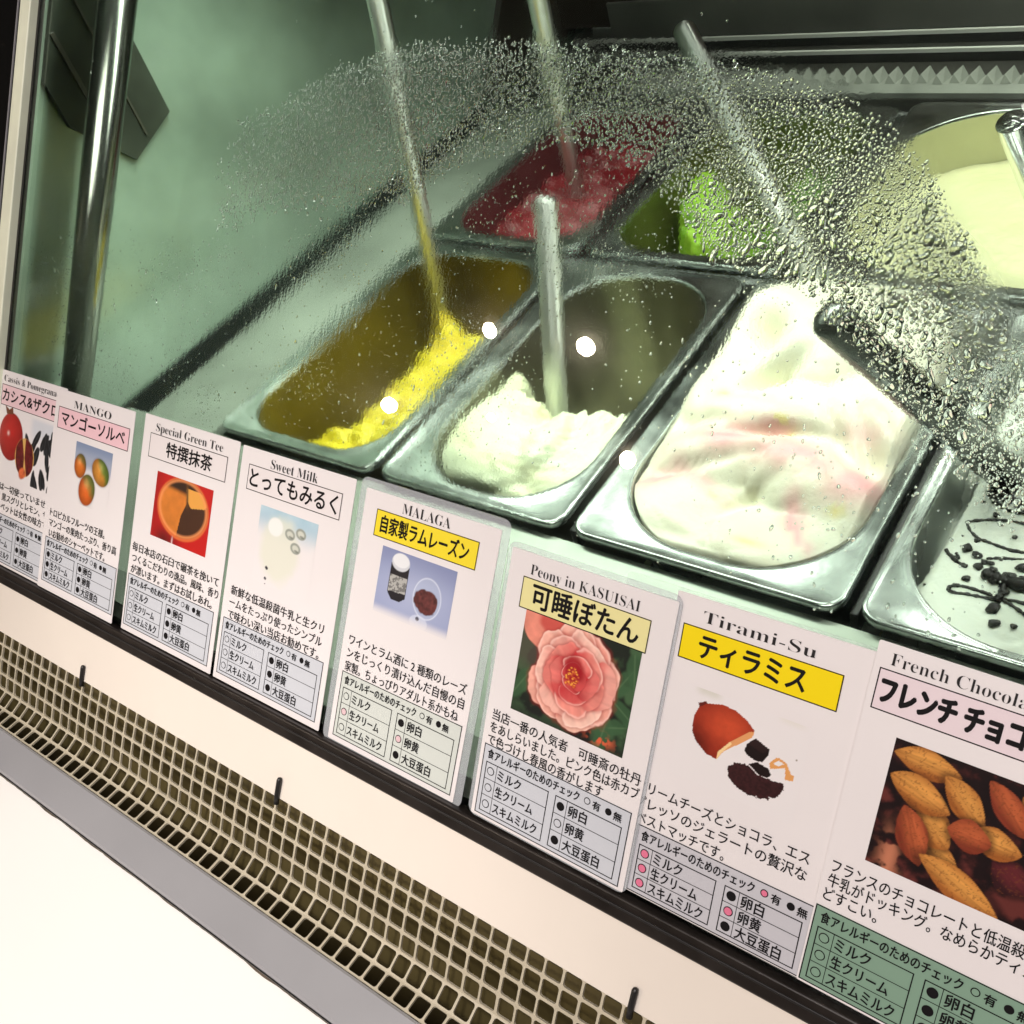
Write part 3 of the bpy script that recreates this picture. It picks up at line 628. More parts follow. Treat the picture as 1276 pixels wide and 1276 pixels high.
# ------------------------------------------------------------------ condensation drops on the inner face of the glass
def inpoly(x, y, P):
    P = np.array(P, float); c = np.zeros(len(x), bool); j = len(P) - 1
    for i in range(len(P)):
        xi, yi = P[i]; xj, yj = P[j]
        k = ((yi > y) != (yj > y)) & (x < (xj - xi) * (y - yi) / (yj - yi + 1e-9) + xi); c ^= k; j = i
    return c
bandU = [(-247, 361), (-189, 388), (-129, 398), (-63, 397), (-5, 391), (43, 385), (78, 379), (108, 371), (134, 358), (154, 340), (166, 325), (190, 295), (215, 270)]
bandL = [(-293, 275), (-234, 300), (-172, 308), (-123, 315), (-82, 338), (-24, 350), (19, 341), (40, 325), (67, 302), (98, 298), (118, 288), (160, 254), (200, 222), (216, 210)]
rs = np.random.RandomState(11)
cell = 4.0; grid = {}; drops = []
def try_drop(x, s, r, tight=0.92):
    ci, cj = int(x // cell), int(s // cell)
    for a in range(ci - 1, ci + 2):
        for b in range(cj - 1, cj + 2):
            for (dx, ds, dr) in grid.get((a, b), ()):
                if (dx - x) ** 2 + (ds - s) ** 2 < ((dr + r) * tight) ** 2: return False
    grid.setdefault((ci, cj), []).append((x, s, r)); drops.append((x, s, r)); return True
bU = np.array(bandU, float); bL = np.array(bandL, float)
def band_pos(x):                           # top and foot of the band at x
    return np.interp(x, bU[:, 0], bU[:, 1]), np.interp(x, bL[:, 0], bL[:, 1])
# big ones first
def fill(nt_, xr, sr, rmin, rmax, dens, tight=0.95, pw=1.6):
    X_ = rs.uniform(*xr, nt_); S_ = rs.uniform(*sr, nt_); D_ = dens(X_, S_); Q_ = rs.rand(nt_); RR = rmin + (rmax - rmin) * rs.rand(nt_) ** pw
    for x, s, r, d_, q_ in zip(X_, S_, RR, D_, Q_):
        if q_ < d_: try_drop(x, s, r, tight)
nzf = lambda x, s, sc, seed: fbm(x / sc, s / sc, seed, 3)
def d_band(x, s):
    u_, l_ = band_pos(x); e = np.clip(np.minimum(u_ - s, (s - l_) + 6) / 14, 0, 1)
    return e * (0.5 + 0.5 * sstep(-200, -120, x)) * sstep(-292, -225, x + 30 * (nzf(x, s, 25, 8) - 0.5)) * (0.75 + 0.5 * nzf(x, s, 20, 1))
def d_heavy(x, s): return d_band(x, s) * (blob(x, s, 130, 290, 50, 40) * 1.0 + blob(x, s, 20, 365, 110, 30) * 0.3)
fill(9000, (60, 215), (205, 330), 1.1, 2.4, lambda x, s: d_band(x, s) * blob(x, s, 128, 285, 50, 34) * 0.7, 0.9, 2.2)
fill(26000, (-290, 215), (180, 400), 0.75, 1.25, lambda x, s: d_band(x, s) * (0.25 + 0.35 * sstep(-120, 20, x)), 0.86)
fill(130000, (-290, 215), (180, 400), 0.42, 0.85, lambda x, s: d_band(x, s) * (1 - 0.86 * sstep(70, 110, x) * sstep(320, 285, s)), 0.90)
fill(60000, (60, 215), (215, 345), 0.22, 0.42, lambda x, s: d_band(x, s) * (0.35 + 0.65 * sstep(285, 310, s)), 0.97)
# scattered drops over the misted field below
def d_low(x, s):
    u_, l_ = band_pos(x); below = sstep(0, 30, l_ + 10 - s)
    cl = sstep(0.46, 0.66, nzf(x, s, 34, 4))
    return below * (0.12 + 0.75 * cl) * (1 - 0.92 * sstep(-50, 20, x) * sstep(300, 260, s))
fill(24000, (-505, 210), (158, 350), 0.22, 0.6, d_low, 1.0, 2.5)
fill(700, (-505, -40), (158, 330), 0.7, 1.2, lambda x, s: d_low(x, s) * 0.4, 1.1)
fill(500, (-480, 60), (380, 470), 0.25, 0.7, lambda x, s: np.full(len(x), 0.22), 1.2)
fill(1400, (20, 215), (158, 262), 0.3, 0.9, lambda x, s: 0.25 * sstep(0, 1, (x - 60) / 120 + (s - 180) / 90), 1.1)
D = np.array(drops)
rng = rs
# template: flattened cap, closed by its base on the glass
nseg = 10; rings = [(1.0, 0.0), (0.88, 0.5), (0.55, 0.88)]
tmplF = []
for i in range(len(rings) - 1):
    for k in range(nseg):
        k2 = (k + 1) % nseg; a = i * nseg
        tmplF += [(a + k, a + nseg + k, a + nseg + k2), (a + k, a + nseg + k2, a + k2)]
ap = len(rings) * nseg
for k in range(nseg):
    k2 = (k + 1) % nseg; tmplF.append(((len(rings) - 1) * nseg + k, ap, (len(rings) - 1) * nseg + k2)); tmplF.append((k2, ap + 1, k))
tmplF = np.array(tmplF); nv = ap + 2
ND = len(D); ang = np.arange(nseg) * 2 * math.pi / nseg
p1, p2, p3 = rng.rand(ND) * 6.28, rng.rand(ND) * 6.28, rng.rand(ND) * 6.28
big = np.clip((D[:, 2] - 0.3) / 0.8, 0, 1)
a2 = rng.uniform(0.0, 0.44, ND) * (0.25 + big); a3 = rng.uniform(0, 0.28, ND) * big
outl = 1 + a2[:, None] * np.cos(2 * (ang[None] + p1[:, None])) + a3[:, None] * np.cos(3 * ang[None] + p2[:, None]) + 0.5 * a3[:, None] * np.cos(5 * ang[None] + p3[:, None])
elong = 1 + 1.3 * rng.rand(ND) ** 3 * (0.3 + 0.7 * big)
VD = np.zeros((ND, nv, 3)); hgt = D[:, 2] * rng.uniform(0.20, 0.42, ND)
for i, (rr_, hh_) in enumerate(rings):
    rad = D[:, 2, None] * outl * rr_; el = elong[:, None]
    VD[:, i * nseg:(i + 1) * nseg, 0] = D[:, 0, None] + rad * np.cos(ang); VD[:, i * nseg:(i + 1) * nseg, 1] = D[:, 1, None] + rad * el * np.sin(ang) - 0.12 * hh_ * D[:, 2, None]
    VD[:, i * nseg:(i + 1) * nseg, 2] = -5.06 - hgt[:, None] * hh_
VD[:, ap, 0] = D[:, 0]; VD[:, ap, 1] = D[:, 1] - 0.12 * D[:, 2]; VD[:, ap, 2] = -5.06 - hgt
VD[:, ap + 1, 0] = D[:, 0]; VD[:, ap + 1, 1] = D[:, 1]; VD[:, ap + 1, 2] = -5.06
FD = (tmplF[None] + (np.arange(ND) * nv)[:, None, None]).reshape(-1, 3)
dm = clear_glass('water', 1.33)
drp = mesh_obj('condensation_drops', VD.reshape(-1, 3), FD, dm, None, True)
drp.matrix_world = gm(0, 0)
tag(drp, 'beads of condensation in an arched band across the misted case glass', 'water droplets', kind='stuff')

# ------------------------------------------------------------------ picture painters (flat print, colours as vertex paint)
class Pic:
    def __init__(s, w_, h_, step, bgc):
        s.nx = max(2, int(w_ / step)); s.ny = max(2, int(h_ / step)); s.w, s.h = w_, h_
        s.U, s.V = np.meshgrid(np.linspace(0, 1, s.nx), np.linspace(0, 1, s.ny), indexing='ij')
        s.C = np.ones(s.U.shape + (3,)) * lin(bgc); s.asp = w_ / h_
    def n(s, sc, seed, oct=4, rd=False): return fbm(s.U * sc * s.asp, s.V * sc, seed, oct, rd)
    def mix(s, m, col):
        col = lin(col) if not isinstance(col, np.ndarray) else col
        m = np.clip(m, 0, 1)[..., None]; s.C = s.C * (1 - m) + col * m
    def ell(s, cx, cy, rx, ry, a=0, soft=0.06, wob=0, seed=0):
        A = math.radians(a); dx = (s.U - cx) * s.asp; dy = s.V - cy
        u = (dx * math.cos(A) + dy * math.sin(A)) / rx; w_ = (-dx * math.sin(A) + dy * math.cos(A)) / ry
        r = np.sqrt(u * u + w_ * w_)
        if wob: r = r + wob * (s.n(7, seed, 3) - 0.5)
        return sstep(1 + soft, 1 - soft, r), u, w_, r
    def poly(s, P): return inpoly(s.U.ravel(), s.V.ravel(), P).reshape(s.U.shape).astype(float)
    def build(s, x, y, n_, parent):
        V_ = np.stack([x + s.U * s.w, y + s.V * s.h, np.full(s.U.shape, n_)], -1).reshape(-1, 3)
        ix = np.arange(s.nx * s.ny).reshape(s.nx, s.ny)
        F_ = np.stack([ix[:-1, :-1].ravel(), ix[1:, :-1].ravel(), ix[1:, 1:].ravel(), ix[:-1, 1:].ravel()], 1)
        C_ = np.concatenate([s.C.reshape(-1, 3), np.ones((s.nx * s.ny, 1))], 1)
        return mesh_obj('picture', V_, F_, print_m, parent, colors=C_)
PAPER = (231, 227, 227)
def pic_mango():
    p = Pic(47, 45, 0.45, PAPER)
    p.mix(sstep(0.50, 0.70, p.V), (158, 168, 188)); p.mix(sstep(0.75, 1.0, p.V), (126, 142, 172))
    p.mix(sstep(0.35, 0.15, p.V) * sstep(0.25, 0.1, np.abs(p.U - 0.42)) * 0.3, (200, 196, 196))
    for cx, cy, rx, ry, a, c1, c2 in ((0.17, 0.62, 0.17, 0.20, 0, (212, 112, 34), (120, 104, 44)), (0.73, 0.63, 0.26, 0.20, -30, (208, 140, 52), (96, 122, 40)), (0.41, 0.27, 0.23, 0.26, -14, (222, 104, 34), (112, 120, 50))):
        m, u, w_, r = p.ell(cx, cy, rx, ry, a, 0.05); p.mix(sstep(1.2, 1.0, r) * 0.25, (90, 90, 90)); c = lin(c1) * (0.40 + 0.6 * sstep(1.2, 0.1, r))[..., None]
        g_ = sstep(-0.1, 0.7, u * 0.5 + w_ + 1.3 * (p.n(4, 3) - 0.5))[..., None]; c = c * (1 - g_) + lin(c2) * g_ * (0.5 + 0.6 * sstep(1.1, 0.2, r))[..., None]
        c = c + lin((250, 220, 150)) * (0.22 * np.exp(-((u + 0.2) ** 2 + (w_ - 0.35) ** 2) * 9))[..., None]; c = c * (0.85 + 0.3 * p.n(18, 9, 3))[..., None]
        p.mix(m, c)
    return p
def pic_tea():
    p = Pic(61, 45, 0.5, (190, 24, 22))
    p.mix(sstep(0.35, 0.0, p.V) * sstep(0.7, 0.2, p.U), (96, 14, 16)); p.mix(sstep(0.25, 0, p.U), (165, 20, 20))
    m, u, w_, r = p.ell(0.52, 0.56, 0.62, 0.47, 0, 0.03); p.mix(m, (214, 104, 52))
    m, u, w_, r = p.ell(0.52, 0.57, 0.58, 0.43, 0, 0.04)
    c = np.ones(p.C.shape) * lin((205, 120, 45)); c *= (0.8 + 0.45 * p.n(6, 4))[..., None]; p.mix(m, c)
    p.mix(m * sstep(0.02, -0.02, (p.V - 0.86) + 0.35 * (p.U - 0.30)) * 0 + m * sstep(0.80, 0.90, p.V + 0.1 * p.U), (50, 30, 18))
    p.mix(m * p.poly([(0.62, 0.78), (1.0, 0.70), (1.05, 0.2), (0.45, 0.08), (0.5, 0.45)]) * 0.95, (44, 26, 20))
    p.mix(m * p.poly([(0.55, 0.9), (0.95, 0.88), (0.9, 0.68), (0.66, 0.62), (0.56, 0.75)]), (226, 160, 72))
    p.mix(m * np.exp(-((p.U - 0.56 - 0.12 * (0.9 - p.V)) / 0.02) ** 2) * sstep(0.55, 0.65, p.V), (90, 60, 30))
    p.mix(m * sstep(0.86, 0.98, r) * 0.8, (240, 150, 90))
    p.mix(np.exp(-((p.U - 0.40) / 0.012) ** 2) * sstep(0.14, 0.05, p.V), (220, 190, 190)); return p
def pic_milk():
    p = Pic(52, 48, 0.5, PAPER)
    p.mix(sstep(0.55, 1.0, p.V) * 0.95, (150, 190, 208)); p.mix(sstep(0.8, 1.0, p.V) * p.n(5, 2) * 0.7, (205, 222, 230))
    m, *_ = p.ell(0.42, 0.50, 0.36, 0.42, 0, 0.25, 0.3, 3); p.mix(m * 0.75, (222, 224, 205))
    m, *_ = p.ell(0.30, 0.78, 0.14, 0.12, 0, 0.15); p.mix(m, (236, 238, 234))
    for cx, cy in ((0.56, 0.75), (0.74, 0.80), (0.68, 0.60)):
        m, u, w_, r = p.ell(cx, cy, 0.095, 0.07, -10, 0.1); p.mix(m, (150, 156, 146)); m, *_ = p.ell(cx, cy, 0.06, 0.04, -10, 0.2); p.mix(m, (205, 208, 196)); m, *_ = p.ell(cx + .02, cy - .03, 0.04, 0.015, -10, 0.3); p.mix(m * .7, (95, 100, 92))
    for cx, cy, k in ((0.24, 0.22, 1), (0.24, 0.08, 0.8), (0.25, 0.01, 0.4)):
        m, *_ = p.ell(cx, cy, 0.03 * k, 0.022 * k, -20, 0.2); p.mix(m, (42, 42, 52))
    p.mix(sstep(0.10, 0.0, p.U) * 0.6 * sstep(0.75, 0.6, p.V), PAPER); p.mix(sstep(0.88, 1.0, p.U) * 0.9 * sstep(0.75, 0.6, p.V), PAPER); return p
def pic_malaga():
    p = Pic(55, 38, 0.42, (150, 160, 196))
    p.mix(sstep(0.5, 1, p.V) * 0.8, (122, 132, 172)); p.mix(np.exp(-(((p.U - 0.5) / 0.5) ** 2 + ((p.V - 0.45) / 0.4) ** 2)) * 0.4, (196, 204, 226))
    m, u, w_, r = p.ell(0.68, 0.46, 0.26, 0.30, 0, 0.03); p.mix(m * 0.35, (186, 198, 220)); p.mix(np.exp(-((r - 1) / 0.035) ** 2) * 0.7, (225, 232, 245))
    m, *_ = p.ell(0.66, 0.42, 0.21, 0.19, -8, 0.06, 0.5, 8); c = np.ones(p.C.shape) * lin((92, 44, 44)) * (0.35 + 1.3 * p.n(22, 6, 2))[..., None]; p.mix(m, c)
    m, *_ = p.ell(0.62, 0.08, 0.17, 0.11, 0, 0.08); p.mix(m * 0.6, (215, 222, 238)); m, *_ = p.ell(0.60, 0.13, 0.035, 0.03, 0, 0.2); p.mix(m, (60, 60, 80))
    b = p.poly([(0.155, 0.80), (0.40, 0.80), (0.40, 0.34), (0.33, 0.26), (0.22, 0.26), (0.155, 0.36)]); p.mix(b, (28, 26, 34))
    p.mix(p.poly([(0.16, 0.64), (0.395, 0.64), (0.395, 0.40), (0.16, 0.38)]), (176, 176, 172)); p.mix(p.poly([(0.16, 0.64), (0.395, 0.64), (0.395, 0.40), (0.16, 0.38)]) * (p.n(34, 7, 2) > 0.52) * 0.7, (70, 70, 72))
    m, *_ = p.ell(0.275, 0.84, 0.175, 0.13, 0, 0.05); p.mix(m, (206, 210, 216)); m, *_ = p.ell(0.275, 0.87, 0.16, 0.105, 0, 0.08); p.mix(m, (230, 233, 236))
    p.mix(sstep(0.16, 0.0, p.V) * 0.9, PAPER); return p
def pic_peony():
    p = Pic(65.5, 53, 0.36, (40, 52, 36))
    c = lin((26, 34, 27)) + (lin((66, 96, 64)) - lin((26, 34, 27))) * sstep(0.46, 0.64, p.n(5, 12))[..., None]; p.C = c.copy()
    p.mix(sstep(0.45, 0.2, p.U) * sstep(0.4, 0.8, p.V + 0.4 * p.n(4, 5)) * 0.8, (78, 72, 62)); p.mix(sstep(0.2, 0.0, p.V) * 0.7, (26, 24, 26))
    for lx, ly, la in ((0.90, 0.66, 60), (0.94, 0.40, -30), (0.86, 0.22, 20), (0.06, 0.30, 60), (0.97, 0.80, 100), (0.80, 0.08, 80)):
        m, u, w_, r = p.ell(lx, ly, 0.17, 0.075, la, 0.2, 0.7, int(la) % 7); p.mix(m * 0.8, (58, 92, 60)); p.mix(m * np.exp(-(w_ / 0.10) ** 2) * 0.4, (100, 132, 92))
    p.mix(sstep(0.55, 0.7, p.n(16, 31, 3)) * np.exp(-(((p.U - 0.80) / 0.10) ** 2 + ((p.V - 0.08) / 0.05) ** 2)) * 1.4, (218, 96, 62))
    m, u, w_, r = p.ell(0.17, 0.88, 0.22, 0.20, 0, 0.05, 0.5, 2); p.mix(m, lin((226, 140, 120)) * (0.7 + 0.6 * p.n(8, 4))[..., None]); m, *_ = p.ell(0.24, 0.95, 0.14, 0.10, 0, 0.3, 0.5, 2); p.mix(m * .9, (200, 78, 70))
    cx, cy = 0.50, 0.53
    rr = random.Random(12); dx = (p.U - cx) * p.asp; dy = p.V - cy
    wx = dx + 0.05 * (p.n(6, 40, 3) - 0.5); wy = dy + 0.05 * (p.n(6, 41, 3) - 0.5)
    for ring_, (R_, n_, w_, c1, c2) in enumerate(((0.31, 8, 0.21, (246, 196, 176), (222, 96, 84)), (0.25, 6, 0.22, (250, 204, 186), (214, 78, 74)), (0.17, 5, 0.20, (240, 150, 136), (200, 58, 62)), (0.11, 4, 0.15, (236, 132, 122), (188, 40, 50)), (0.06, 3, 0.10, (216, 84, 82), (164, 22, 36)))):
        for k in range(n_):
            a = 2 * math.pi * (k + rr.random() * 0.55) / n_ + ring_ * 0.9; Rk = R_ * rr.uniform(0.86, 1.12)
            px, py = cx + Rk * math.cos(a) / p.asp, cy + Rk * math.sin(a) * (1.15 if math.sin(a) < 0 else 0.95)
            m, u, v2, r = p.ell(px, py, w_ * rr.uniform(0.9, 1.25), w_ * rr.uniform(0.66, 0.9), math.degrees(a) + 90 + rr.uniform(-14, 14), 0.04, 0.55, k + 10 * ring_)
            rad = (wx * math.cos(a) + wy * math.sin(a)); lat = -wx * math.sin(a) + wy * math.cos(a)
            t = sstep(Rk - w_ * 0.5, Rk + w_ * 0.6, rad + 0.10 * (p.n(9, k + ring_, 3) - 0.5))[..., None] * rr.uniform(0.55, 1.0)
            col = lin(c2) * (1 - t) + lin(c1) * t
            col = col * (0.74 + 0.46 * fbm(lat * 16 + 3 * k, rad * 4, 60 + k + ring_, 3))[..., None]
            p.mix(sstep(1.22, 1.0, r) * 0.38, (150, 32, 36)); p.mix(m, col)
            if rr.random() < 0.6: p.mix(m * np.exp(-((r - 0.95) / 0.06) ** 2) * (rad > Rk * 0.7) * 0.5, (255, 220, 206))
    m, u, w_, r = p.ell(0.49, 0.62, 0.10, 0.12, 25, 0.3, 0.5, 3); p.mix(m * 0.9, (158, 20, 32)); m, u, w_, r = p.ell(0.45, 0.36, 0.20, 0.06, -8, 0.3, 0.4, 6); p.mix(m * 0.6, (196, 44, 52))
    for k in range(80):
        a = rr.random() * 6.28; q_ = rr.random() ** 0.6 * 0.085; m, *_ = p.ell(0.485 + q_ * math.cos(a) / p.asp * 0.9, 0.52 + q_ * math.sin(a) * 1.2, 0.010, 0.008, 0, 0.4); p.mix(m, ((238, 164, 66), (206, 98, 48), (180, 60, 40))[k % 3])
    return p
def pic_choctail():                                      # half shell, chocolate cube, powder, shavings
    p = Pic(58, 43, 0.36, PAPER)
    p.mix(sstep(0.90, 0.99, p.V) * sstep(0.14, 0.04, np.abs(p.U - 0.20)) * 0.5, (196, 196, 176)); p.mix(sstep(0.92, 1.0, p.V) * sstep(0.14, 0.04, np.abs(p.U - 0.86)) * 0.3, (214, 210, 190))
    shell = p.poly([(0.143, 0.8), (0.203, 0.867), (0.322, 0.912), (0.431, 0.9), (0.529, 0.844), (0.598, 0.77), (0.593, 0.705), (0.493, 0.591), (0.391, 0.453), (0.355, 0.335), (0.267, 0.344), (0.166, 0.437), (0.124, 0.521), (0.114, 0.619), (0.119, 0.716)])
    c = lin((140, 40, 24)) + (lin((198, 76, 44)) - lin((140, 40, 24))) * np.exp(-(((p.U - 0.40) / 0.20) ** 2 + ((p.V - 0.70) / 0.2) ** 2))[..., None]; c = c * (0.85 + 0.3 * p.n(20, 2))[..., None]
    c = c * (1 - 0.6 * sstep(0.30, 0.12, p.U - 0.25 * (0.6 - p.V))[..., None] * sstep(0.75, 0.4, p.V)[..., None]); p.mix(shell, c)
    p.mix(p.poly([(0.143, 0.8), (0.203, 0.867), (0.19, 0.885), (0.13, 0.84)]), (96, 30, 24))
    p.mix(p.poly([(0.355, 0.335), (0.352, 0.412), (0.434, 0.57), (0.56, 0.74), (0.6, 0.76), (0.59, 0.693), (0.497, 0.572), (0.395, 0.435)]), (222, 156, 100)); p.mix(p.poly([(0.355, 0.335), (0.352, 0.412), (0.434, 0.57), (0.45, 0.55), (0.385, 0.42)]), (244, 208, 150))
    p.mix(p.poly([(0.55, 0.54), (0.564, 0.619), (0.619, 0.7), (0.736, 0.642), (0.734, 0.579), (0.703, 0.491), (0.653, 0.474), (0.583, 0.498)]), (24, 13, 14)); p.mix(p.poly([(0.564, 0.619), (0.619, 0.7), (0.736, 0.642), (0.69, 0.577)]), (40, 24, 24))
    p.mix(p.poly([(0.603, 0.416), (0.662, 0.47), (0.753, 0.449), (0.784, 0.395), (0.755, 0.351), (0.697, 0.347)]), (26, 14, 14))
    jig = 0.03 * (p.n(40, 12, 2) - 0.5); q = inpoly((p.U + jig).ravel(), (p.V - jig).ravel(), [(0.452, 0.291), (0.497, 0.367), (0.597, 0.412), (0.681, 0.347), (0.771, 0.347), (0.884, 0.36), (0.897, 0.298), (0.852, 0.191), (0.76, 0.128), (0.645, 0.1), (0.533, 0.14), (0.476, 0.2)]).reshape(p.U.shape).astype(float)
    p.mix(q, lin((52, 24, 26)) * (0.4 + 1.2 * p.n(46, 5, 2))[..., None])
    for P in ([(0.752, 0.509), (0.797, 0.593), (0.879, 0.57), (0.893, 0.537), (0.821, 0.486), (0.766, 0.456)], [(0.803, 0.602), (0.872, 0.574), (0.922, 0.484), (0.95, 0.474), (0.947, 0.419), (0.888, 0.405), (0.874, 0.516)]): p.mix(p.poly(P), (222, 158, 92))
    p.mix(p.poly([(0.78, 0.52), (0.815, 0.57), (0.86, 0.555), (0.82, 0.51)]), PAPER); m, *_ = p.ell(0.94, 0.64, 0.012, 0.012); p.mix(m, (150, 140, 130)); return p
def pic_cacao():
    p = Pic(80, 53.3, 0.4, (48, 20, 20))
    p.C = (lin((26, 12, 14)) + (lin((96, 44, 40)) - lin((26, 12, 14))) * sstep(0.42, 0.7, p.n(9, 3, 5))[..., None])
    p.mix(np.exp(-(((p.U - 0.10) / 0.05) ** 2)) * sstep(0.5, 0.1, p.V) * sstep(0.45, 0.6, p.n(12, 5)), (190, 120, 90))
    O1, O2, O3 = ((214, 150, 74), (158, 92, 40)), ((182, 92, 54), (122, 50, 32)), ((96, 36, 40), (50, 20, 24))
    for cx, cy, rx, ry, a, kd in ((0.773, 0.305, 0.158, 0.124, -30, 0), (0.692, 0.749, 0.207, 0.11, -45, 0), (0.619, 0.323, 0.131, 0.124, -30, 2), (0.325, 0.243, 0.13, 0.1, -19, 0), (0.259, 0.445, 0.15, 0.131, -36, 0), (0.167, 0.888, 0.215, 0.108, 0, 0), (0.164, 0.657, 0.213, 0.121, -14, 0), (0.363, 0.72, 0.19, 0.108, -38, 0), (0.546, 0.79, 0.2, 0.097, -42, 1), (0.526, 0.515, 0.165, 0.110, 0, 0), (0.418, 0.494, 0.135, 0.118, 4, 1), (0.177, 0.332, 0.203, 0.116, -62, 1), (0.43, 0.10, 0.292, 0.118, -20, 0)):
        c1, c2 = (O1, O2, O3)[kd]
        m, u, w_, r = p.ell(cx, cy, rx * 1.12, ry * 1.05, a, 0.04, 0.10, int(cx * 50)); p.mix(sstep(1.3, 0.95, r) * 0.6, (18, 8, 10))
        ed = 1 - np.abs(u) ** 1.7 - np.abs(w_ + 0.10 * np.sin(u * 2.2)) ** 1.25 + 0.10 * (p.n(9, int(cx * 70), 3) - 0.5); m = sstep(-0.01, 0.05, ed)
        c = lin(c2) + (lin(c1) - lin(c2)) * sstep(1.0, 0.15, np.sqrt(u * u * 0.4 + (w_ - 0.25) ** 2))[..., None]; c = c * (0.66 + 0.62 * fbm(u * 2, w_ * 8, 7 + int(cx * 90), 3))[..., None]
        p.mix(m, c); p.mix(m * (p.n(70, 8, 2) > 0.70) * 0.5, (110, 60, 30)); p.mix(m * np.exp(-((w_ + 0.15 * u) / 0.05) ** 2) * 0.35, lin(c2) * 0.6)
    return p
def pic_pome():
    p = Pic(84, 56, 0.45, PAPER)
    p.mix(sstep(0.50, 0.62, p.U) * sstep(0.5, 0.8, p.V) * sstep(0.98, 0.9, p.V) * 0.7, (196, 204, 214))
    rr = random.Random(3)
    for k in range(26):
        cx, cy = rr.uniform(0.50, 1.0), rr.uniform(0.06, 0.70); cy = cy if cx > 0.6 else max(cy, 0.35)
        m, u, w_, r = p.ell(cx, cy, rr.uniform(0.10, 0.17), rr.uniform(0.045, 0.07), rr.choice((70, 85, 100, 55, 120)), 0.1, 0.4, k); p.mix(m, (20, 22, 26)); p.mix(m * np.exp(-(w_ / 0.12) ** 2) * 0.35, (90, 96, 104))
    m, u, w_, r = p.ell(0.21, 0.58, 0.32, 0.34, 0, 0.03); c = lin((176, 34, 30)) * (0.45 + 0.6 * np.exp(-((u + 0.2) ** 2 + (w_ - 0.2) ** 2)))[..., None]; p.mix(m, c * (0.8 + 0.4 * p.n(6, 3))[..., None]); p.mix(np.exp(-(((p.U - 0.16) / 0.02) ** 2 + ((p.V - 0.62) / 0.03) ** 2)) * 0.7, (255, 230, 220))
    p.mix(p.poly([(0.10, 0.88), (0.06, 1.0), (0.14, 0.95), (0.20, 1.0), (0.22, 0.90)]), (110, 60, 36))
    m, u, w_, r = p.ell(0.48, 0.36, 0.25, 0.27, 10, 0.04); p.mix(m, (216, 172, 96)); p.mix(m * sstep(0.5, 0.42, np.abs(np.abs(u) - 0.48) + 0.16 * np.abs(w_)), lin((96, 20, 22)) * (0.4 + 1.2 * p.n(30, 4, 2))[..., None])
    m, *_ = p.ell(0.47, 0.13, 0.10, 0.09, 20, 0.2, 0.6, 3); p.mix(m, lin((196, 96, 54)) * (0.4 + 1.2 * p.n(20, 4, 2))[..., None]); return p

# ------------------------------------------------------------------ lettering
def serif(s):
    r = ''
    for ch in s:
        if 'A' <= ch <= 'Z': r += chr(0x1D400 + ord(ch) - 65)
        elif 'a' <= ch <= 'z': r += chr(0x1D41A + ord(ch) - 97)
        else: r += ch
    return r
TC = {}
def glyphs(s, off=0.0):
    if (s, off) in TC: return TC[(s, off)]
    c = bpy.data.curves.new('t', 'FONT'); c.body = s; c.resolution_u = 3; c.offset = off; c.fill_mode = 'FRONT'
    o = bpy.data.objects.new('t', c); COL.objects.link(o); m = o.to_mesh()
    v = np.array([tuple(q_.co) for q_ in m.vertices]).reshape(-1, 3); f = [tuple(q_.vertices) for q_ in m.polygons]
    o.to_mesh_clear(); bpy.data.objects.remove(o); bpy.data.curves.remove(c)
    TC[(s, off)] = (v, f); return v, f
class Text:
    def __init__(s): s.v = []; s.f = []; s.k = 0
    def add(s, txt, x0, x1, yc, h, n_=1.42, bold=0.0, latin=False, italic=0.0, off=0.0):
        v, f = glyphs(txt, off)
        if len(v) == 0: return
        a, b = v[:, 0].min(), v[:, 0].max(); sx = (x1 - x0) / (b - a)
        if latin: sy = h / 0.68; y0 = yc
        else: sy = h / 0.94; y0 = yc - 0.37 * sy
        b7 = bold * 0.72
        offs = [(0, 0)] if not bold else ([(-bold, 0), (bold, 0), (0, bold), (0, -bold)] + ([(b7, b7), (-b7, b7), (b7, -b7), (-b7, -b7), (0, 0), (bold * .5, 0), (-bold * .5, 0)] if bold > 0.4 else []))
        for i, (dx, dy) in enumerate(offs):
            w_ = np.stack([x0 + (v[:, 0] - a) * sx + dx, y0 + v[:, 1] * sy + dy, np.full(len(v), n_ + 0.006 * i)], 1)
            b_ = s.k; s.v.append(w_); s.f += [tuple(j + b_ for j in q_) for q_ in f]; s.k += len(w_)
    def build(s, name, m, parent): return mesh_obj(name, np.vstack(s.v), s.f, m, parent)
def frame_rules(rects, lines, t, n_):
    v = []; f = []
    def q_(x0, x1, y0, y1):
        b = len(v); v.extend([(x0, y0, n_), (x1, y0, n_), (x1, y1, n_), (x0, y1, n_)]); f.append((b, b + 1, b + 2, b + 3))
    for x0, x1, y0, y1 in rects:
        q_(x0, x1, y0, y0 + t); q_(x0, x1, y1 - t, y1); q_(x0, x0 + t, y0 + t, y1 - t); q_(x1 - t, x1, y0 + t, y1 - t)
    for x0, x1, y0, y1 in lines: q_(x0, x1, y0, y1)
    return v, f
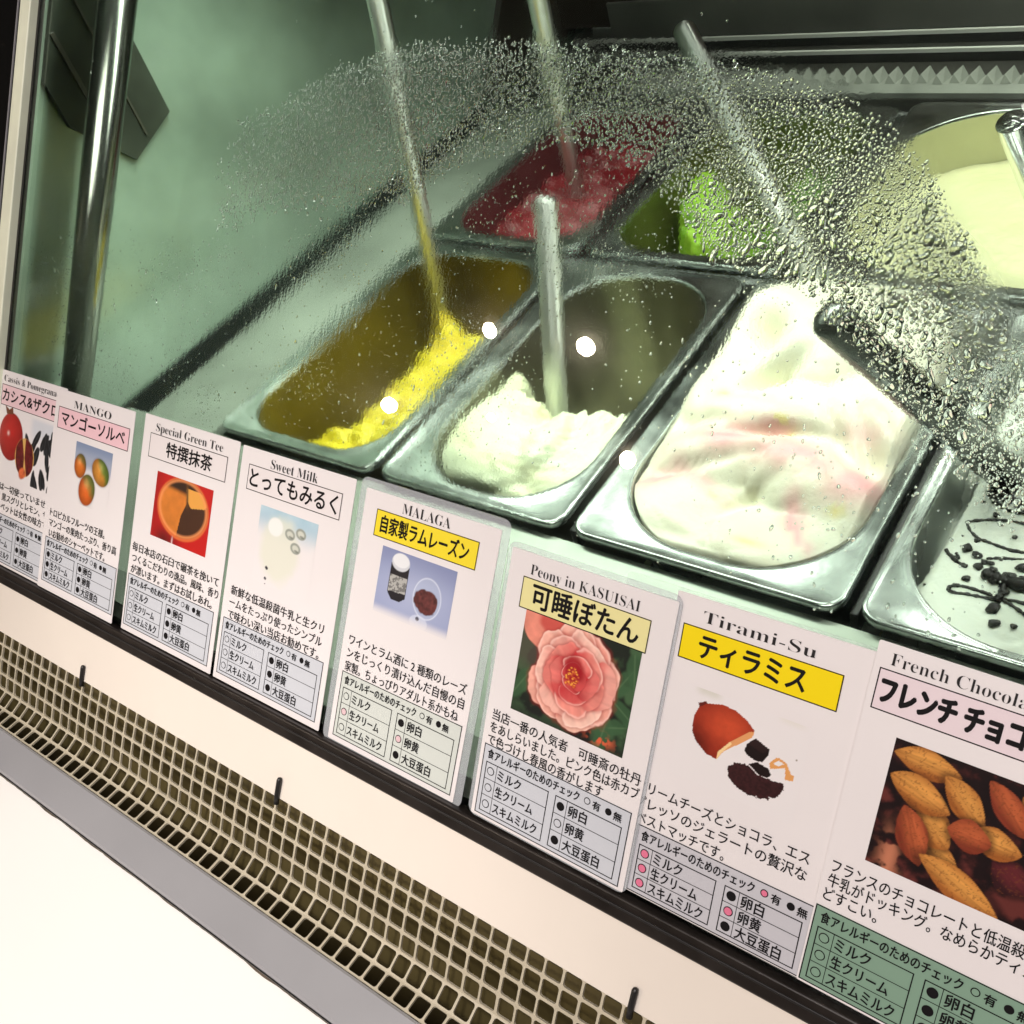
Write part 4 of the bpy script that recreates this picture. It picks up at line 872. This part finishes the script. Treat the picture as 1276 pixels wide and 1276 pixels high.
def rr_plate(name, x0, x1, y0, y1, r, z0, z1, m, parent):
    P = [(px + (x0 + x1) / 2, py + (y0 + y1) / 2) for px, py in rrect((x1 - x0) / 2, (y1 - y0) / 2, r, 6, 2)]; n_ = len(P)
    v = [(a, b, z0) for a, b in P] + [(a, b, z1) for a, b in P]
    f = [tuple(range(n_ - 1, -1, -1)), tuple(range(n_, 2 * n_))] + [(i, (i + 1) % n_, n_ + (i + 1) % n_, n_ + i) for i in range(n_)]
    return mesh_obj(name, v, f, m, parent)
def card(x0, n0, rot, W, H, label, title, name, desc, pic, picpos, dots, boxcol, boxr, titler, dsp, desc_y, tab, tabcol, sleeve=None, dot_col=None, name_bold=0.25, box_t=0.5, head_y=None, lean=0, s0=0.6):
    mw = gm(x0, s0, n0) @ Matrix.Rotation(math.radians(lean), 4, 'X') @ Matrix.Rotation(math.radians(rot), 4, 'Z')
    t = thing('flavour_card', label, 'card', mw=mw, group='flavour cards along the foot of the glass')
    if sleeve: rr_plate('sleeve', *sleeve, 5, 0.1, 0.55, laminate, t)
    rr_plate('paper', 0, W, 0, H, 0.8, 0.6, 0.95, paper_m, t)
    # name box
    bx0, bx1, by0, by1 = boxr
    nb = mesh_obj('name_box', [(bx0, by0, 1.20), (bx1, by0, 1.20), (bx1, by1, 1.20), (bx0, by1, 1.20)], [(0, 1, 2, 3)], flat_mat('ink_%d_%d_%d' % boxcol, *boxcol), t)
    v, f = frame_rules([(bx0, bx1, by0, by1)], [], box_t, 1.26); mesh_obj('box_outline', v, f, ink, nb)
    T = Text(); T.add(name[0], name[1], name[2], (by0 + by1) / 2 + 0.2, name[3], bold=name_bold, n_=1.36); T.build('name_lettering', ink, t)
    T = Text(); T.add(serif(title), titler[0], titler[1], titler[2], titler[3], latin=True, n_=1.36, off=-0.014); T.build('title_lettering', ink_soft, t)
    T = Text()
    for i, (s_, a, b) in enumerate(desc): T.add(s_, a, b, desc_y - dsp * i, 6.3 if dsp > 7.8 else 6.0, n_=1.36, bold=0.06)
    T.build('description_lettering', ink, t)
    pic().build(picpos[0], picpos[1], 1.08, t)
    # allergy table
    ax0, ax1, ay0, ay1 = tab
    tb = mesh_obj('allergy_table', [(ax0, ay0, 1.10), (ax1, ay0, 1.10), (ax1, ay1, 1.10), (ax0, ay1, 1.10)], [(0, 1, 2, 3)], flat_mat('ink_%d_%d_%d' % tabcol, *tabcol), t)
    lx0, lx1 = ax0 + 2.6, ax0 + 42; rx0, rx1 = ax0 + 46, ax1 - 3.6; ty = ay1 - 9.2; rh = (ty - ay0 - 2.2) / 3
    lines = []
    for k in (1, 2): lines += [(lx0, lx1, ty - k * rh - 0.17, ty - k * rh + 0.17), (rx0, rx1, ty - k * rh - 0.17, ty - k * rh + 0.17)]
    for xx in (lx0 + 7.2, rx0 + 7.2): lines.append((xx - 0.15, xx + 0.15, ty - 3 * rh, ty))
    v, f = frame_rules([(ax0 + 0.05, ax1 - 0.05, ay0 + 0.05, ay1 - 0.05), (lx0, lx1, ty - 3 * rh, ty), (rx0, rx1, ty - 3 * rh, ty)], lines, 0.5, 1.20)
    mesh_obj('table_rules', v, f, ink, tb)
    T = Text()
    T.add('食アレルギーのためのチェック', lx0 + 0.4, ax0 + 59, ay1 - 4.6, 5.2, bold=0.12)
    T.add('有', ax0 + 66.8, ax0 + 71, ay1 - 5.0, 4.4, bold=0.12); T.add('無', ax0 + 78.6, ax0 + 83, ay1 - 5.2, 4.4, bold=0.12)
    for k, (s_, wd) in enumerate((('ミルク', 14.5), ('生クリーム', 23.5), ('スキムミルク', 27.5))): T.add(s_, lx0 + 8.4, lx0 + 8.4 + wd, ty - (k + 0.5) * rh, 5.9, bold=0.12)
    for k, (s_, wd) in enumerate((('卵白', 10.5), ('卵黄', 10.5), ('大豆蛋白', 21))): T.add(s_, rx0 + 8.6, rx0 + 8.6 + wd, ty - (k + 0.5) * rh, 6.0, bold=0.13)
    T.build('table_lettering', ink, tb)
    # round marks
    def disc(cx, cy, r, n_, m, k=20, nm='allergy_mark'):
        return mesh_obj(nm, [(cx + r * math.cos(6.2832 * i / k), cy + r * math.sin(6.2832 * i / k), n_) for i in range(k)], [tuple(range(k))], m, tb)
    spots = [(lx0 + 3.6, ty - (k + 0.5) * rh) for k in range(3)] + [(rx0 + 3.8, ty - (k + 0.5) * rh) for k in range(3)] + [(ax0 + 63.6, ay1 - 4.6), (ax0 + 75.6, ay1 - 4.9)]
    for (cx, cy), d_ in zip(spots, dots + 'oB'.replace('o', 'p' if dot_col == 'pink' else 'o')):
        r = 2.25 if cy < ty else 1.8
        disc(cx, cy, r, 1.24, ink)
        if d_ in 'opr': disc(cx, cy, r - 0.45, 1.30, flat_mat('pink_dot', 224, 120, 150) if d_ == 'p' else (flat_mat('rose_dot', 220, 190, 195) if d_ == 'r' else flat_mat('ink_%d_%d_%d' % tabcol, *tabcol)), nm='mark_fill')
    return t
WH = (229, 223, 223); TG = (200, 204, 211)
card(-528, 0.4, 0, 101, 155, 'card with pomegranate and dark leaves picture, partly behind the mango card', 'Cassis & Pomegranate', ('カシス&ザクロ', 10, 92, 10.5), [('香料は一切使っていません。', 2, 98), ('紫色！黒スグリとレモン、ザク', 2, 104 - 6), ('シャーベットは女性の味方です', 2, 98)],
     pic_pome, (10, 72), 'BBBBBB', (232, 200, 206), (8, 95, 127.5, 144), (10, 94, 146.5, 5.2), 8, 63, (3, 98, 2, 41), TG)
card(-438.5, 1.9, 0, 101, 154, 'card with three mangoes picture under a pink name box', 'MANGO', ('マンゴーソルベ', 10.5, 92, 10.5), [('トロピカルフルーツの王様。', 8, 81), ('マンゴーの果肉たっぷり、香り高', 8, 97), ('いお勧めのシャーベットです。', 9, 84)],
     pic_mango, (33, 75), 'BBBBBB', (236, 196, 204), (5.5, 97, 125, 141.3), (25, 73, 143, 5.6), 8, 60.6, (5, 100, 6, 41), TG)
card(-328, 0.4, 0, 102, 155, 'card with tea bowl and bamboo whisk picture on red', 'Special Green Tee', ('特撰抹茶', 28, 77, 10.5), [('毎日本店の石臼で碾茶を挽いて', 3, 99), ('つくるこだわりの逸品。風味、香り', 4, 100), ('が漂います。まずはお試しあれ。', 4, 95)],
     pic_tea, (21, 74), 'oooBBB', WH, (8.5, 92, 126.5, 143.3), (14, 86, 145.2, 5.6), 8, 61.6, (2, 98, 4, 41.5), TG)
card(-223, 0.4, 0, 101, 154, 'card with splashing milk picture and plain white name box', 'Sweet Milk', ('とってもみるく', 5 + 5.5, 89, 12), [('新鮮な低温殺菌牛乳と生クリ', 7, 93), ('ームをたっぷり使ったシンプル', 7, 93), ('で味わい深い当店お勧めです。', 7, 92)],
     pic_milk, (24, 73), 'oooBBB', WH, (8, 92, 127.5, 143.6), (28, 70, 144.6, 5.8), 8, 61.2, (3, 97, 4, 42), TG)
card(-113.5, 0.7, -0.2, 97.5, 151.5, 'laminated card with jar and raisins picture under a yellow name box', 'MALAGA', ('自家製ラムレーズン', 15, 79, 10), [('ワインとラム酒に 2 種類のレーズ', 5, 93.5), ('ンをじっくり漬け込んだ自慢の自', 5, 93.5), ('家製。ちょっぴりアダルト系かもね', 5, 91)],
     pic_malaga, (19, 84.5), 'oroBrB', (240, 218, 40), (10.5, 85, 126.3, 141.8), (29, 64, 143.4, 5.8), 8, 62.8, (3.5, 95, 3, 43), (206, 212, 206), sleeve=(-5, 102.5, -2, 157.5))
card(1.2, 7.6, -0.6, 92.6, 144, 'card with large pink peony photograph, overlapping the card to its right', 'Peony in KASUISAI', ('可睡ぼたん', 16, 76, 12.5), [('当店一番の人気者　可睡斎の牡丹', 4.2, 91), ('をあしらいました。ピンク色は赤カブ', 4, 91.5), ('で色づけし春風の香がします', 3.6, 73)],
     pic_peony, (14, 63.5), 'oooBoB', (231, 224, 160), (9.2, 81.2, 115.8, 131.8), (12.8, 74.3, 133.6, 5.2), 6.9, 57.0, (2.2, 89.8, 1.5, 40.2), TG, sleeve=(-2.5, 94.2, -1, 147), name_bold=0.3, lean=3.0, s0=5.0)
card(93.6, 6.2, 0.2, 90, 147, 'card with brown shell and chocolate powder picture under a yellow name box', 'Tirami-Su', ('ティラミス', 14.5, 63, 11.5), [('クリームチーズとショコラ、エス', -3, 80), ('プレッソのジェラートの贅沢な', -2, 80.2), ('ベストマッチです。', 0, 44)],
     pic_choctail, (11.5, 64.5), 'pppBpB', (243, 217, 8), (5.3, 77.6, 117.8, 133.7), (14, 65, 136.5, 5.2), 7.6, 53.0, (1.0, 86.4, 0.5, 34.2), (196, 196, 202), dot_col='pink', name_bold=0.32, lean=3.0, s0=5.9)
card(179.0, 8.0, -0.8, 100, 152, 'rightmost card with heap of brown pods picture and green allergy table', 'French Chocolate', ('フレンチ チョコ', 5, 57, 11), [('フランスのチョコレートと低温殺菌', 3.2, 81), ('牛乳がドッキング。なめらかティスト', 3, 86), ('どすこい。', 2.6, 24.5)],
     pic_cacao, (14.8, 63.2), 'oooBBB', (229, 214, 219), (2.6, 94, 124.6, 141.6), (6, 61, 143.6, 5.0), 6.5, 55.4, (0.8, 97, 1, 36.4), (128, 158, 138), name_bold=0.55, lean=3.0, s0=6.8)
# clear acrylic stand behind the three right cards
o = rr_plate('card_stand', 60, 330, 2, 151, 2, 0, 0.3, acrylic, None); o.matrix_world = gm(0, 0.3, 1.0)
tag(o, 'clear acrylic sheet behind the cards at the right, its top edge showing', 'card holder')

# ------------------------------------------------------------------ ceiling downlights, mirrored in the glass
bulb_m = bpy.data.materials.new('lit_bulb'); bulb_m.use_nodes = True; nt = bulb_m.node_tree; nt.nodes.clear()
e = nt.nodes.new('ShaderNodeEmission'); e.inputs[0].default_value = (1.0, 0.80, 0.62, 1); e.inputs[1].default_value = 520; oo = nt.nodes.new('ShaderNodeOutputMaterial'); nt.links.new(e.outputs[0], oo.inputs[0])
for (x, y, r, where) in ((-2.967, -2.372, 0.042, 'farthest to the left'), (-2.10, -1.757, 0.032, 'left one of the nearer pair'), (-1.66, -1.755, 0.034, 'right one of the nearer pair'), (-1.647, -2.35, 0.036, 'right one of the farther pair'), (-2.313, -2.283, 0.020, 'small one between the others')):
    t = thing('ceiling_downlight', 'round warm ceiling downlight mirrored in the case glass, ' + where, 'downlight', (x * 1000, y * 1000, 2000), 'ceiling downlights of the room')
    bm = bmesh.new(); bmesh.ops.create_uvsphere(bm, u_segments=20, v_segments=12, radius=r); me = bpy.data.meshes.new('bulb'); bm.to_mesh(me); bm.free(); me.materials.append(bulb_m)
    o = bpy.data.objects.new('bulb', me); COL.objects.link(o); o.parent = t; o.scale = (random.uniform(0.8, 1.15), random.uniform(0.8, 1.15), random.uniform(0.75, 1.0))
    tube('trim_ring', [(0, 0, r * 1000 - 4), (0, 0, r * 1000 + 6)], r * 1400, whitem, t, 32)
